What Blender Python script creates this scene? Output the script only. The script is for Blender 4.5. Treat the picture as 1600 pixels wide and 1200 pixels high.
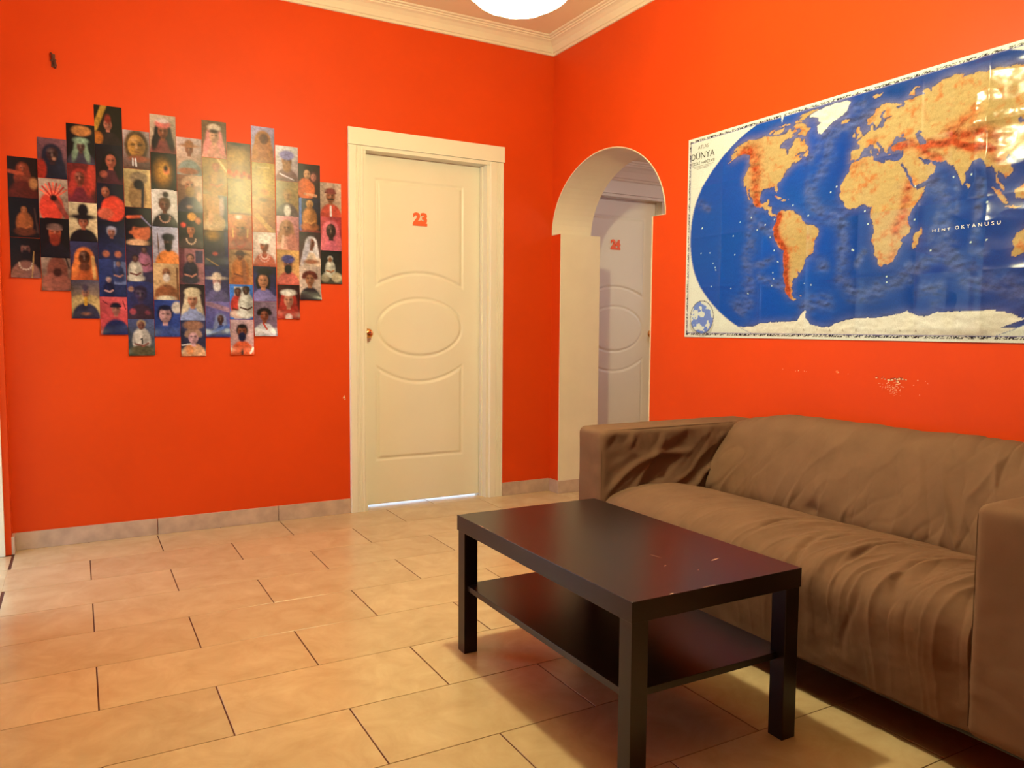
import bpy, bmesh, math, random
import numpy as np
from mathutils import Vector, Matrix

for o in list(bpy.data.objects):
    bpy.data.objects.remove(o, do_unlink=True)
scene = bpy.context.scene
COL = scene.collection

# ------------------------------------------------------------------ camera
F_PX, YAW, PITCH, ROLL = 1216.30, -0.5096, -0.0711, 0.0066
CAM = (-2.6839, -4.2883, 1.0577)
cy, sy, cp, sp, cr, sr = math.cos(YAW), math.sin(YAW), math.cos(PITCH), math.sin(PITCH), math.cos(ROLL), math.sin(ROLL)
fw = Vector((-sy * cp, cy * cp, sp)); rt = Vector((cy, sy, 0)); up = rt.cross(fw)
rt, up = cr * rt + sr * up, -sr * rt + cr * up
cam_data = bpy.data.cameras.new('camera')
cam = bpy.data.objects.new('camera', cam_data); COL.objects.link(cam)
cam_data.sensor_width = 36.0
cam_data.lens = 36.0 * F_PX / 1600.0
cam_data.clip_start = 0.02
M = Matrix((rt, up, -fw)).transposed().to_4x4(); M.translation = CAM
cam.matrix_world = M
scene.camera = cam

# ------------------------------------------------------------------ world, exposure
SKY_STRENGTH = 3.6
world = bpy.data.worlds.new('sky'); scene.world = world
world.use_nodes = True
bgn = world.node_tree.nodes['Background']
bgn.inputs['Color'].default_value = (0.66, 0.80, 1.0, 1)
bgn.inputs['Strength'].default_value = SKY_STRENGTH
vs = scene.view_settings
vs.view_transform = 'Standard'; vs.look = 'None'; vs.gamma = 1.0; vs.use_curve_mapping = False
vs.exposure = 0.0
LAMP_STRENGTH = 24.0      # opal shade
BULB_STRENGTH = 2550.0     # bulb inside it
LAMP_COLOR = (0.94, 0.86, 0.47)

# ------------------------------------------------------------------ helpers
def lin(c):
    if isinstance(c, str):
        c = [int(c[i:i + 2], 16) / 255 for i in (0, 2, 4)]
    return tuple((v / 12.92 if v <= 0.04045 else ((v + 0.055) / 1.055) ** 2.4) for v in c)

def nd(nt, kind, **kw):
    n = nt.nodes.new(kind)
    for k, v in kw.items():
        if k in n.inputs: n.inputs[k].default_value = v
        else: setattr(n, k, v)
    return n

def mat(name, col, rough=0.6, spec=0.5, metal=0.0, noise=None, bump=None, coat=0.0):
    """noise=(scale, amount) multiplies the colour gently; bump=(scale, strength, distance)"""
    m = bpy.data.materials.new(name); m.use_nodes = True
    nt = m.node_tree; b = nt.nodes['Principled BSDF']
    b.inputs['Base Color'].default_value = (*col, 1)
    b.inputs['Roughness'].default_value = rough
    b.inputs['Specular IOR Level'].default_value = spec
    b.inputs['Metallic'].default_value = metal
    b.inputs['Coat Weight'].default_value = coat
    tc = nd(nt, 'ShaderNodeTexCoord')
    if noise:
        n = nd(nt, 'ShaderNodeTexNoise'); n.inputs['Scale'].default_value = noise[0]; n.inputs['Detail'].default_value = 5
        nt.links.new(tc.outputs['Object'], n.inputs['Vector'])
        mr = nd(nt, 'ShaderNodeMapRange'); mr.inputs['To Min'].default_value = 1 - noise[1]; mr.inputs['To Max'].default_value = 1 + noise[1]
        mr.inputs['From Min'].default_value = 0.3; mr.inputs['From Max'].default_value = 0.7
        nt.links.new(n.outputs['Fac'], mr.inputs['Value'])
        mx = nd(nt, 'ShaderNodeMix', data_type='RGBA', blend_type='MULTIPLY'); mx.inputs['Factor'].default_value = 1
        mx.inputs[6].default_value = (*col, 1)
        nt.links.new(mr.outputs['Result'], mx.inputs[7]); nt.links.new(mx.outputs[2], b.inputs['Base Color'])
    if bump:
        n2 = nd(nt, 'ShaderNodeTexNoise'); n2.inputs['Scale'].default_value = bump[0]; n2.inputs['Detail'].default_value = 4
        nt.links.new(tc.outputs['Object'], n2.inputs['Vector'])
        bp = nd(nt, 'ShaderNodeBump'); bp.inputs['Strength'].default_value = bump[1]; bp.inputs['Distance'].default_value = bump[2]
        nt.links.new(n2.outputs['Fac'], bp.inputs['Height']); nt.links.new(bp.outputs['Normal'], b.inputs['Normal'])
    return m

def attr_mat(name, rough, spec=0.5, coat=0.0, grain=None, bump=None):
    m = mat(name, (0.5, 0.5, 0.5), rough, spec, coat=coat, bump=bump)
    nt = m.node_tree; b = nt.nodes['Principled BSDF']
    a = nd(nt, 'ShaderNodeAttribute', attribute_name='Col')
    if grain:
        tc = nd(nt, 'ShaderNodeTexCoord')
        n = nd(nt, 'ShaderNodeTexNoise'); n.inputs['Scale'].default_value = grain[0]; n.inputs['Detail'].default_value = 3
        nt.links.new(tc.outputs['Object'], n.inputs['Vector'])
        mr = nd(nt, 'ShaderNodeMapRange'); mr.inputs['To Min'].default_value = 1 - grain[1]; mr.inputs['To Max'].default_value = 1 + grain[1]
        mr.inputs['From Min'].default_value = 0.3; mr.inputs['From Max'].default_value = 0.7
        nt.links.new(n.outputs['Fac'], mr.inputs['Value'])
        mx = nd(nt, 'ShaderNodeMix', data_type='RGBA', blend_type='MULTIPLY'); mx.inputs['Factor'].default_value = 1
        nt.links.new(a.outputs['Color'], mx.inputs[6]); nt.links.new(mr.outputs['Result'], mx.inputs[7])
        nt.links.new(mx.outputs[2], b.inputs['Base Color'])
    else:
        nt.links.new(a.outputs['Color'], b.inputs['Base Color'])
    return m

WORLD_LOC = {}
def tag(o, label=None, cat=None, group=None, kind=None):
    if label: o['label'] = label
    if cat: o['category'] = cat
    if group: o['group'] = group
    if kind: o['kind'] = kind
    return o

def empty(name, loc, label=None, cat=None, group=None, kind=None):
    o = bpy.data.objects.new(name, None); COL.objects.link(o); o.location = loc
    o.empty_display_size = 0.05
    WORLD_LOC[o.name] = np.array(loc, float)
    return tag(o, label, cat, group, kind)

def link_mesh(name, me, parent=None, loc=None):
    o = bpy.data.objects.new(name, me); COL.objects.link(o)
    if parent is not None: o.parent = parent
    if loc is not None: o.location = loc
    return o

def mk(name, verts, faces, mats, parent=None, smooth=False, midx=None, cols=None, origin=None):
    """mesh object from world coordinates"""
    V = np.array(verts, float).reshape(-1, 3)
    if parent is None:
        org = np.array(origin, float) if origin is not None else np.array([(V[:, 0].min() + V[:, 0].max()) / 2, (V[:, 1].min() + V[:, 1].max()) / 2, V[:, 2].min()])
    else:
        org = WORLD_LOC[parent.name]
    me = bpy.data.meshes.new(name)
    me.from_pydata((V - org).tolist(), [], [tuple(int(i) for i in f) for f in faces])
    if not isinstance(mats, (list, tuple)): mats = [mats]
    for m in mats: me.materials.append(m)
    if midx is not None: me.polygons.foreach_set('material_index', np.array(midx, np.int32))
    if smooth: me.polygons.foreach_set('use_smooth', np.ones(len(me.polygons), bool))
    if cols is not None:
        ca = me.color_attributes.new('Col', 'FLOAT_COLOR', 'POINT')
        c = np.ones((len(V), 4), np.float32); c[:, :3] = cols
        ca.data.foreach_set('color', c.ravel())
    me.update()
    o = bpy.data.objects.new(name, me); COL.objects.link(o)
    if parent is None: o.location = org
    else: o.parent = parent
    WORLD_LOC[o.name] = org
    return o

class MB:
    def __init__(s): s.v = []; s.f = []; s.m = []
    def add(s, V, Fs, mi=0):
        n = len(s.v); s.v += [tuple(p) for p in V]; s.f += [tuple(i + n for i in f) for f in Fs]; s.m += [mi] * len(Fs)
    def box(s, x0, x1, y0, y1, z0, z1, mi=0, bev=0.0):
        if bev <= 0:
            V = [(x0, y0, z0), (x1, y0, z0), (x1, y1, z0), (x0, y1, z0), (x0, y0, z1), (x1, y0, z1), (x1, y1, z1), (x0, y1, z1)]
            s.add(V, [(0, 3, 2, 1), (4, 5, 6, 7), (0, 1, 5, 4), (1, 2, 6, 5), (2, 3, 7, 6), (3, 0, 4, 7)], mi)
        else:
            bm = bmesh.new(); bmesh.ops.create_cube(bm, size=1)
            for v in bm.verts:
                v.co = Vector(((x0 + x1) / 2 + v.co.x * (x1 - x0), (y0 + y1) / 2 + v.co.y * (y1 - y0), (z0 + z1) / 2 + v.co.z * (z1 - z0)))
            bmesh.ops.bevel(bm, geom=list(bm.edges), offset=bev, segments=2, profile=0.5, affect='EDGES')
            bm.verts.index_update()
            s.add([tuple(v.co) for v in bm.verts], [tuple(v.index for v in f.verts) for f in bm.faces], mi); bm.free()
    def lathe(s, prof, c, axis='z', n=24, mi=0, wob=None):
        V = []; Fs = []
        for i, (r, h) in enumerate(prof):
            for k in range(n):
                a = 2 * math.pi * k / n
                rr = r * (1 if wob is None else wob(a, h))
                x, y = rr * math.cos(a), rr * math.sin(a)
                p = {'z': (x, y, h), 'y': (x, h, y), 'x': (h, x, y)}[axis]
                V.append((c[0] + p[0], c[1] + p[1], c[2] + p[2]))
        for i in range(len(prof) - 1):
            for k in range(n):
                k2 = (k + 1) % n
                Fs.append((i * n + k, i * n + k2, (i + 1) * n + k2, (i + 1) * n + k))
        Fs.append(tuple(range(n))[::-1]); Fs.append(tuple(range((len(prof) - 1) * n, len(prof) * n)))
        s.add(V, Fs, mi)
    def tube(s, pts, r, n=6, mi=0):
        pts = [np.array(p, float) for p in pts]; V = []; Fs = []
        for i, p in enumerate(pts):
            d = pts[min(i + 1, len(pts) - 1)] - pts[max(i - 1, 0)]; d /= np.linalg.norm(d) + 1e-9
            a = np.cross(d, (0, 0, 1) if abs(d[2]) < 0.9 else (1, 0, 0)); a /= np.linalg.norm(a); b = np.cross(d, a)
            for k in range(n):
                t = 2 * math.pi * k / n
                V.append(tuple(p + r * (math.cos(t) * a + math.sin(t) * b)))
        for i in range(len(pts) - 1):
            for k in range(n):
                k2 = (k + 1) % n
                Fs.append((i * n + k, i * n + k2, (i + 1) * n + k2, (i + 1) * n + k))
        Fs.append(tuple(range(n))[::-1]); Fs.append(tuple(range((len(pts) - 1) * n, len(pts) * n)))
        s.add(V, Fs, mi)
    def build(s, name, mats, parent=None, smooth=False, origin=None):
        return mk(name, s.v, s.f, mats, parent, smooth, s.m, origin=origin)

def fix_normals(o):
    bm = bmesh.new(); bm.from_mesh(o.data)
    bmesh.ops.recalc_face_normals(bm, faces=bm.faces); bm.to_mesh(o.data); bm.free()

def extrude_poly(pts, axis, a0, a1, side_mat=None):
    """concave polygon pts (2-D), extruded along axis ('x': pts=(y,z); 'y': pts=(x,z); 'z': pts=(x,y)).
    returns verts, faces, material index (0 for caps, 1 for rim faces)"""
    bm = bmesh.new()
    def P(p, a):
        return {'x': (a, p[0], p[1]), 'y': (p[0], a, p[1]), 'z': (p[0], p[1], a)}[axis]
    lo = [bm.verts.new(P(p, a0)) for p in pts]
    hi = [bm.verts.new(P(p, a1)) for p in pts]
    f0 = bm.faces.new(lo); f1 = bm.faces.new(hi)
    n = len(pts)
    for i in range(n):
        f = bm.faces.new((lo[i], lo[(i + 1) % n], hi[(i + 1) % n], hi[i])); f.material_index = 1
    bm.normal_update()
    bmesh.ops.triangulate(bm, faces=[f0, f1])
    bmesh.ops.recalc_face_normals(bm, faces=bm.faces)
    bm.verts.index_update()
    V = [tuple(v.co) for v in bm.verts]; Fs = [tuple(v.index for v in f.verts) for f in bm.faces]; mi = [f.material_index for f in bm.faces]
    bm.free()
    return V, Fs, mi

def text_verts(s, height, bold=0.0, extrude=0.002, spacing=1.0, width=None):
    cu = bpy.data.curves.new('lettering', 'FONT'); cu.body = s; cu.align_x = 'CENTER'; cu.size = 1.0
    cu.offset = bold; cu.space_character = spacing; cu.resolution_u = 3
    o = bpy.data.objects.new('lettering', cu); COL.objects.link(o)
    dg = bpy.context.evaluated_depsgraph_get(); dg.update()
    me = bpy.data.meshes.new_from_object(o.evaluated_get(dg))
    V = np.array([v.co[:] for v in me.vertices]); Fs = [tuple(p.vertices) for p in me.polygons]
    bpy.data.objects.remove(o); bpy.data.meshes.remove(me); bpy.data.curves.remove(cu)
    V[:, 0] -= (V[:, 0].min() + V[:, 0].max()) / 2; V[:, 1] -= V[:, 1].min()
    k = height / V[:, 1].max()
    kx = k if width is None else width / (V[:, 0].max() - V[:, 0].min())
    V[:, 0] *= kx; V[:, 1] *= k
    V[:, 2] = 0
    if extrude > 0:                                    # simple solid: front copy raised, back flat, open rim is closed below
        bm = bmesh.new(); vs_ = [bm.verts.new(p) for p in V]
        for f in Fs:
            try: bm.faces.new([vs_[i] for i in f])
            except ValueError: pass
        r = bmesh.ops.extrude_face_region(bm, geom=list(bm.faces))
        for g in r['geom']:
            if isinstance(g, bmesh.types.BMVert): g.co.z += extrude
        bmesh.ops.recalc_face_normals(bm, faces=bm.faces); bm.verts.index_update()
        V = np.array([v.co[:] for v in bm.verts]); Fs = [tuple(v.index for v in f.verts) for f in bm.faces]; bm.free()
    return V, Fs

_rng = np.random.RandomState(7)
_LAT = _rng.rand(64, 64, 64)
def vnoise(x, y, z=0.0):
    x, y, z = np.broadcast_arrays(np.asarray(x, float), np.asarray(y, float), np.asarray(z, float))
    xi, yi, zi = np.floor(x).astype(int), np.floor(y).astype(int), np.floor(z).astype(int)
    fx, fy, fz = x - xi, y - yi, z - zi
    fx, fy, fz = [t * t * (3 - 2 * t) for t in (fx, fy, fz)]
    L = lambda a, b, c: _LAT[(xi + a) % 64, (yi + b) % 64, (zi + c) % 64]
    x00 = L(0, 0, 0) * (1 - fx) + L(1, 0, 0) * fx; x10 = L(0, 1, 0) * (1 - fx) + L(1, 1, 0) * fx
    x01 = L(0, 0, 1) * (1 - fx) + L(1, 0, 1) * fx; x11 = L(0, 1, 1) * (1 - fx) + L(1, 1, 1) * fx
    a = x00 * (1 - fy) + x10 * fy; b = x01 * (1 - fy) + x11 * fy
    return a * (1 - fz) + b * fz
def fbm(x, y, z=0.0, o=4):
    s = 0; a = 0.5; t = 0
    for i in range(o):
        s = s + a * vnoise(x * 2 ** i + 11 * i, y * 2 ** i + 5 * i, z * 2 ** i + 3 * i); t += a; a *= 0.5
    return s / t
def sstep(a, b, x):
    t = np.clip((x - a) / (b - a), 0, 1); return t * t * (3 - 2 * t)

# ------------------------------------------------------------------ materials
RED = mat('orange_red_wall_paint', (0.60, 0.056, 0.006), 0.45, 0.16, noise=(3.0, 0.04), bump=(60, 0.08, 0.002))
CREAM = mat('cream_plaster', (0.72, 0.64, 0.50), 0.6, 0.3, noise=(6, 0.03), bump=(40, 0.06, 0.002))
CEIL = mat('ceiling_paint', (0.76, 0.64, 0.45), 0.8, 0.2)
DOORW = mat('cream_door_lacquer', (0.74, 0.715, 0.615), 0.35, 0.35, noise=(2.5, 0.025))
GROUT = mat('dark_grout', (0.10, 0.035, 0.02), 0.9, 0.2)
BASEB = mat('baseboard_stone', (0.47, 0.35, 0.285), 0.35, 0.5, noise=(14, 0.16))
BLACKBROWN = mat('black_brown_foil', (0.010, 0.0065, 0.007), 0.28, 0.42, noise=(8, 0.1))
BRASS = mat('brass', (0.75, 0.42, 0.16), 0.18, 0.5, metal=1.0)
ORANGE = mat('orange_number', (0.85, 0.13, 0.035), 0.5)
RUST = mat('rusty_iron', (0.10, 0.035, 0.02), 0.7, noise=(80, 0.4))
CHIP = mat('bare_plaster', (0.75, 0.60, 0.40), 0.9)
CHIPD = mat('chip_shade_red', (0.22, 0.02, 0.01), 0.8)
INK = mat('black_ink', (0.03, 0.03, 0.035), 0.5)
INKG = mat('grey_ink', (0.16, 0.15, 0.14), 0.5)
INKW = mat('white_ink', (0.75, 0.78, 0.80), 0.5)
DARK = mat('black_plastic', (0.01, 0.01, 0.012), 0.5)
WHITEP = mat('white_window_plastic', (0.8, 0.8, 0.8), 0.4)
SCR = mat('bare_chipboard_scratch', (0.55, 0.33, 0.25), 0.7)
FAB = mat('taupe_canvas', (0.158, 0.092, 0.060), 0.9, 0.12, noise=(9, 0.10), bump=(900, 0.25, 0.0006))
STITCH = mat('dark_seam_thread', (0.095, 0.056, 0.038), 0.9, 0.1)
PHOTO = attr_mat('photo_paper', 0.29, 0.27)
MAPM = attr_mat('map_print', 0.20, 0.24, grain=(260, 0.12))

def tile_material():
    m = bpy.data.materials.new('beige_glazed_tile'); m.use_nodes = True
    nt = m.node_tree; b = nt.nodes['Principled BSDF']
    tc = nd(nt, 'ShaderNodeTexCoord'); oi = nd(nt, 'ShaderNodeObjectInfo')
    off = nd(nt, 'ShaderNodeVectorMath', operation='SCALE'); off.inputs['Scale'].default_value = 1.0
    cmb = nd(nt, 'ShaderNodeCombineXYZ')
    mu = nd(nt, 'ShaderNodeMath', operation='MULTIPLY'); mu.inputs[1].default_value = 37.0
    nt.links.new(oi.outputs['Random'], mu.inputs[0]); nt.links.new(mu.outputs[0], cmb.inputs[2]); nt.links.new(mu.outputs[0], cmb.inputs[0])
    ad = nd(nt, 'ShaderNodeVectorMath', operation='ADD')
    nt.links.new(tc.outputs['Object'], ad.inputs[0]); nt.links.new(cmb.outputs[0], ad.inputs[1])
    n = nd(nt, 'ShaderNodeTexNoise'); n.inputs['Scale'].default_value = 7; n.inputs['Detail'].default_value = 8; n.inputs['Roughness'].default_value = 0.65; n.inputs['Distortion'].default_value = 0.6
    nt.links.new(ad.outputs[0], n.inputs['Vector'])
    ramp = nd(nt, 'ShaderNodeValToRGB')
    ramp.color_ramp.elements[0].position = 0.30; ramp.color_ramp.elements[0].color = (0.46, 0.325, 0.18, 1)
    ramp.color_ramp.elements[1].position = 0.72; ramp.color_ramp.elements[1].color = (0.58, 0.45, 0.275, 1)
    nt.links.new(n.outputs['Fac'], ramp.inputs['Fac'])
    mr = nd(nt, 'ShaderNodeMapRange'); mr.inputs['To Min'].default_value = 0.93; mr.inputs['To Max'].default_value = 1.05
    nt.links.new(oi.outputs['Random'], mr.inputs['Value'])
    mx = nd(nt, 'ShaderNodeMix', data_type='RGBA', blend_type='MULTIPLY'); mx.inputs['Factor'].default_value = 1
    nt.links.new(ramp.outputs['Color'], mx.inputs[6]); nt.links.new(mr.outputs['Result'], mx.inputs[7])
    nt.links.new(mx.outputs[2], b.inputs['Base Color'])
    n3 = nd(nt, 'ShaderNodeTexNoise'); n3.inputs['Scale'].default_value = 18; n3.inputs['Detail'].default_value = 6
    nt.links.new(ad.outputs[0], n3.inputs['Vector'])
    r2 = nd(nt, 'ShaderNodeMapRange'); r2.inputs['To Min'].default_value = 0.19; r2.inputs['To Max'].default_value = 0.27
    nt.links.new(n3.outputs['Fac'], r2.inputs['Value']); nt.links.new(r2.outputs['Result'], b.inputs['Roughness'])
    bp = nd(nt, 'ShaderNodeBump'); bp.inputs['Strength'].default_value = 0.03; bp.inputs['Distance'].default_value = 0.002
    nt.links.new(n3.outputs['Fac'], bp.inputs['Height']); nt.links.new(bp.outputs['Normal'], b.inputs['Normal'])
    return m
TILE = tile_material()

def glass_material():
    m = bpy.data.materials.new('window_glass'); m.use_nodes = True
    nt = m.node_tree; nt.nodes.remove(nt.nodes['Principled BSDF']); out = nt.nodes['Material Output']
    t = nd(nt, 'ShaderNodeBsdfTransparent'); g = nd(nt, 'ShaderNodeBsdfGlossy'); g.inputs['Roughness'].default_value = 0.02
    fr = nd(nt, 'ShaderNodeFresnel'); mx = nd(nt, 'ShaderNodeMixShader')
    nt.links.new(fr.outputs[0], mx.inputs[0]); nt.links.new(t.outputs[0], mx.inputs[1]); nt.links.new(g.outputs[0], mx.inputs[2])
    nt.links.new(mx.outputs[0], out.inputs['Surface'])
    return m
GLASS = glass_material()

def lamp_glass():
    m = bpy.data.materials.new('lit_opal_glass'); m.use_nodes = True
    nt = m.node_tree; nt.nodes.remove(nt.nodes['Principled BSDF']); out = nt.nodes['Material Output']
    t = nd(nt, 'ShaderNodeBsdfTransparent'); e = nd(nt, 'ShaderNodeEmission'); e.inputs['Color'].default_value = (*LAMP_COLOR, 1); e.inputs['Strength'].default_value = LAMP_STRENGTH
    g = nd(nt, 'ShaderNodeBsdfDiffuse'); g.inputs['Color'].default_value = (.9, .87, .8, 1)
    a = nd(nt, 'ShaderNodeAddShader'); mx = nd(nt, 'ShaderNodeMixShader'); mx.inputs[0].default_value = 0.45
    nt.links.new(e.outputs[0], a.inputs[0]); nt.links.new(g.outputs[0], a.inputs[1])
    nt.links.new(t.outputs[0], mx.inputs[1]); nt.links.new(a.outputs[0], mx.inputs[2]); nt.links.new(mx.outputs[0], out.inputs['Surface'])
    return m
def bulb_glow():
    m = bpy.data.materials.new('glowing_bulb'); m.use_nodes = True
    b = m.node_tree.nodes['Principled BSDF']
    b.inputs['Emission Color'].default_value = (*LAMP_COLOR, 1); b.inputs['Emission Strength'].default_value = BULB_STRENGTH
    return m
BULBG = bulb_glow()
LAMPG = lamp_glass()

# ------------------------------------------------------------------ room shell
XL, XF, YB, HC = -2.974, -4.6, -8.4, 2.865      # left wall, far-left wall, rear wall, ceiling height
YJ = -2.3                                       # where the room widens to the left
HX0, HX1, HY1, HY0, HH = 0.30, 2.6, 0.52, -1.9, 2.30  # hall
DX0, DX1, DTOP = -1.258, -0.452, 2.072          # door opening in the back wall
S = dict(kind='structure')

# floor slab
mb = MB(); mb.box(XF - .2, HX1 + .2, YB - .2, 1.1, -0.12, -0.002)
floor = tag(mb.build('floor', GROUT, origin=(0, 0, 0)), 'floor of long beige glazed tiles in running bond with dark joints', 'floor', kind='structure')

# back wall (door 23)
V, Fs, mi = extrude_poly([(XL - .12, 0), (DX0, 0), (DX0, DTOP), (DX1, DTOP), (DX1, 0), (HX0, 0), (HX0, HC), (XL - .12, HC)], 'y', 0, 0.15)
wall_back = mk('wall_back', V, Fs, [RED, CREAM], midx=[0 if i == 0 else 1 for i in mi]); fix_normals(wall_back)
tag(wall_back, 'orange red wall carrying the photo collage and white door', 'wall', kind='structure')

# right wall with arch
AC, AHW, ASZ, ARI = -0.5545, 0.5515, 1.655, 0.435
outline = [(0, 0), (-0.109, 0), (-0.109, ASZ), (AC + AHW, ASZ)]
for k in range(1, 40):
    a = math.pi * k / 40
    outline.append((AC + AHW * math.cos(a), ASZ + ARI * math.sin(a)))
outline += [(AC - AHW, ASZ), (-1.003, ASZ), (-1.003, 0), (YB - .12, 0), (YB - .12, HC), (0, HC)]
V, Fs, mi = extrude_poly(outline, 'x', 0, 0.30)
wall_right = mk('wall_right', V, Fs, [RED, CREAM], midx=mi)
tag(wall_right, 'orange red wall with an archway and the world map', 'wall', kind='structure')
# pale paint line along the arch edge
mb = MB(); pts = [(-0.001, y, z) for y, z in outline[1:-3]]
mb.tube(pts, 0.0035, 5); mb.build('painted_arch_edge', CREAM, wall_right)

# left wall with a doorway close to the corner
V, Fs, mi = extrude_poly([(0, 0), (-0.085, 0), (-0.085, 2.07), (-0.98, 2.07), (-0.98, 0), (YJ, 0), (YJ, HC), (0, HC)], 'x', XL - .12, XL)
wall_left = mk('wall_left', V, Fs, [RED, RED], midx=mi)
tag(wall_left, 'orange red side wall meeting the photo wall', 'wall', kind='structure')
mb = MB(); mb.box(XF, XL - .12, YJ, YJ + .12, 0, HC)
tag(mb.build('wall_return', RED), 'short orange red return wall where the room widens', 'wall', kind='structure')
# far-left wall
mb = MB(); mb.box(XF - .12, XF, YB, YJ + .12, 0, HC)
tag(mb.build('wall_far_left', RED), 'orange red wall on the far left of the room', 'wall', kind='structure')
mb = MB(); mb.box(XF - .12, 0, YB - .12, YB, 0, HC)
tag(mb.build('wall_rear', RED), 'orange red wall at the rear of the room', 'wall', kind='structure')
mb = MB(); mb.box(XF - .12, 0.0, YB - .12, 0, HC, HC + .12)
tag(mb.build('ceiling', CEIL), 'cream painted ceiling with a moulded cornice', 'ceiling', kind='structure')

def window(name, x, y0, y1, z0, z1, label):
    w = empty(name, (x, (y0 + y1) / 2, z0), label, 'window', kind='structure')
    mb = MB(); t = .05
    mb.box(x - .03, x + .03, y0, y0 + t, z0, z1, bev=.004); mb.box(x - .03, x + .03, y1 - t, y1, z0, z1, bev=.004)
    mb.box(x - .03, x + .03, y0 + t, y1 - t, z0, z0 + t, bev=.004); mb.box(x - .03, x + .03, y0 + t, y1 - t, z1 - t, z1, bev=.004)
    ym = (y0 + y1) / 2; mb.box(x - .03, x + .03, ym - .03, ym + .03, z0 + t, z1 - t, bev=.004)
    mb.build('window_frame', WHITEP, w)
    for a, b in ((y0 + t, ym - .03), (ym + .03, y1 - t)):
        m2 = MB(); m2.box(x - .003, x + .003, a, b, z0 + t, z1 - t); m2.build('pane', GLASS, w)
    return w

# hall behind the arch
HDX0, HDX1 = 0.548, 1.354                       # door 24 opening
V, Fs, mi = extrude_poly([(HX0 - .15, 0), (HDX0, 0), (HDX0, DTOP), (HDX1, DTOP), (HDX1, 0), (HX1 + .12, 0), (HX1 + .12, HH + .2), (HX0 - .15, HH + .2)], 'y', HY1, HY1 + .15)
w = mk('wall_hall_back', V, Fs, [RED, CREAM], midx=mi); tag(w, 'red hall wall with the second numbered door', 'wall', kind='structure')
mb = MB(); mb.box(HX0 - .15, HX0, 0.15, HY1, 0, HH + .2); tag(mb.build('wall_hall_left', RED), 'short red hall wall beside the second numbered door', 'wall', kind='structure')
HWY0, HWY1 = -1.2, 0.1
mb = MB()
mb.box(HX1, HX1 + .12, HY0, HWY0, 0, HH + .2); mb.box(HX1, HX1 + .12, HWY1, HY1, 0, HH + .2); mb.box(HX1, HX1 + .12, HWY0, HWY1, 0, 0.9); mb.box(HX1, HX1 + .12, HWY0, HWY1, 2.1, HH + .2)
tag(mb.build('wall_hall_right', RED), 'red hall wall holding the hall window', 'wall', kind='structure')
window('unseen_window_1', HX1 + .06, HWY0, HWY1, 0.9, 2.1, 'unseen white framed two pane window guessed at the hall end')  # unseen window, put in to give the hall its daylight
mb = MB(); mb.box(HX0, HX1 + .12, HY0 - .12, HY0, 0, HH + .2); tag(mb.build('wall_hall_front', RED), 'red wall closing the hall on the near side', 'wall', kind='structure')
mb = MB(); mb.box(HX0, HX1, HY0, HY1, HH, HH + .2); tag(mb.build('ceiling_hall', CEIL), 'low cream ceiling of the hall behind the arch', 'ceiling', kind='structure')

# cornices -----------------------------------------------------------
PROF = [(0, 0), (.010, 0), (.014, .006), (.014, .013), (.020, .016), (.024, .026), (.034, .046), (.050, .062), (.062, .069), (.066, .069), (.070, .076), (.078, .078), (.080, .084), (.092, .087), (.096, .094)]
def cornice(name, poly, zb, label, scale=1.0, closed=True):
    n = len(poly); P = [np.array(p, float) for p in poly]
    V = []; Fs = []
    inn = lambda d: np.array([-d[1], d[0]])
    for i in range(n):
        if closed or 0 < i < n - 1:
            a = P[i] - P[i - 1]; b = P[(i + 1) % n] - P[i]
            a /= np.linalg.norm(a); b /= np.linalg.norm(b)
            na, nb = inn(a), inn(b); m = (na + nb) / (1 + na @ nb)
        elif i == 0:
            b = P[1] - P[0]; m = inn(b / np.linalg.norm(b))
        else:
            a = P[-1] - P[-2]; m = inn(a / np.linalg.norm(a))
        for d, h in PROF:
            q = P[i] + m * d * scale; V.append((q[0], q[1], zb + h * scale))
    k = len(PROF)
    for i in range(n if closed else n - 1):
        j = (i + 1) % n
        for t in range(k - 1):
            Fs.append((i * k + t, j * k + t, j * k + t + 1, i * k + t + 1))
    o = mk(name, V, Fs, CREAM); fix_normals(o)
    return tag(o, label, 'cornice', kind='structure')
# counter-clockwise outline, inward normal on the left
cornice('trim_1', [(0, YB), (0, 0), (XL, 0), (XL, YJ), (XF, YJ), (XF, YB)], 2.771, 'cream moulded cornice running round the room under the ceiling')
cornice('trim_2', [(HX1, HY0), (HX1, HY1), (HX0, HY1), (HX0, HY0)], 2.168, 'cream moulded cornice in the hall behind the arch', 1.40)

# floor tiles --------------------------------------------------------
TX, TY, TG = 0.6095, 0.3165, 0.0035
_tile_cache = {}
def tile_mesh(w, d):
    k = (round(w, 3), round(d, 3))
    if k not in _tile_cache:
        b = .0006; V = []; h = 0.0
        for (i, z) in ((0, -.004), (0, -b), (b, 0)):
            V += [(i, i, z), (w - i, i, z), (w - i, d - i, z), (i, d - i, z)]
        Fs = [(8, 9, 10, 11)]
        for s in (0, 4):
            for q in range(4): Fs.append((s + q, s + (q + 1) % 4, s + 4 + (q + 1) % 4, s + 4 + q))
        me = bpy.data.meshes.new('floor_tile'); me.from_pydata(V, [], Fs); me.materials.append(TILE); _tile_cache[k] = me
    return _tile_cache[k]
areas = [(XL, 0.0, -6.3, 0.0), (XF, XL, -6.3, YJ), (0.0, HX0, -1.003, -0.109), (HX0, HX1, HY0, HY1), (DX0, DX1, 0, 0.62), (XL - .12, XL, -.958, -.108), (-4.3, XL - .12, -1.6, 0.3)]
row_y0 = -0.0235
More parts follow.
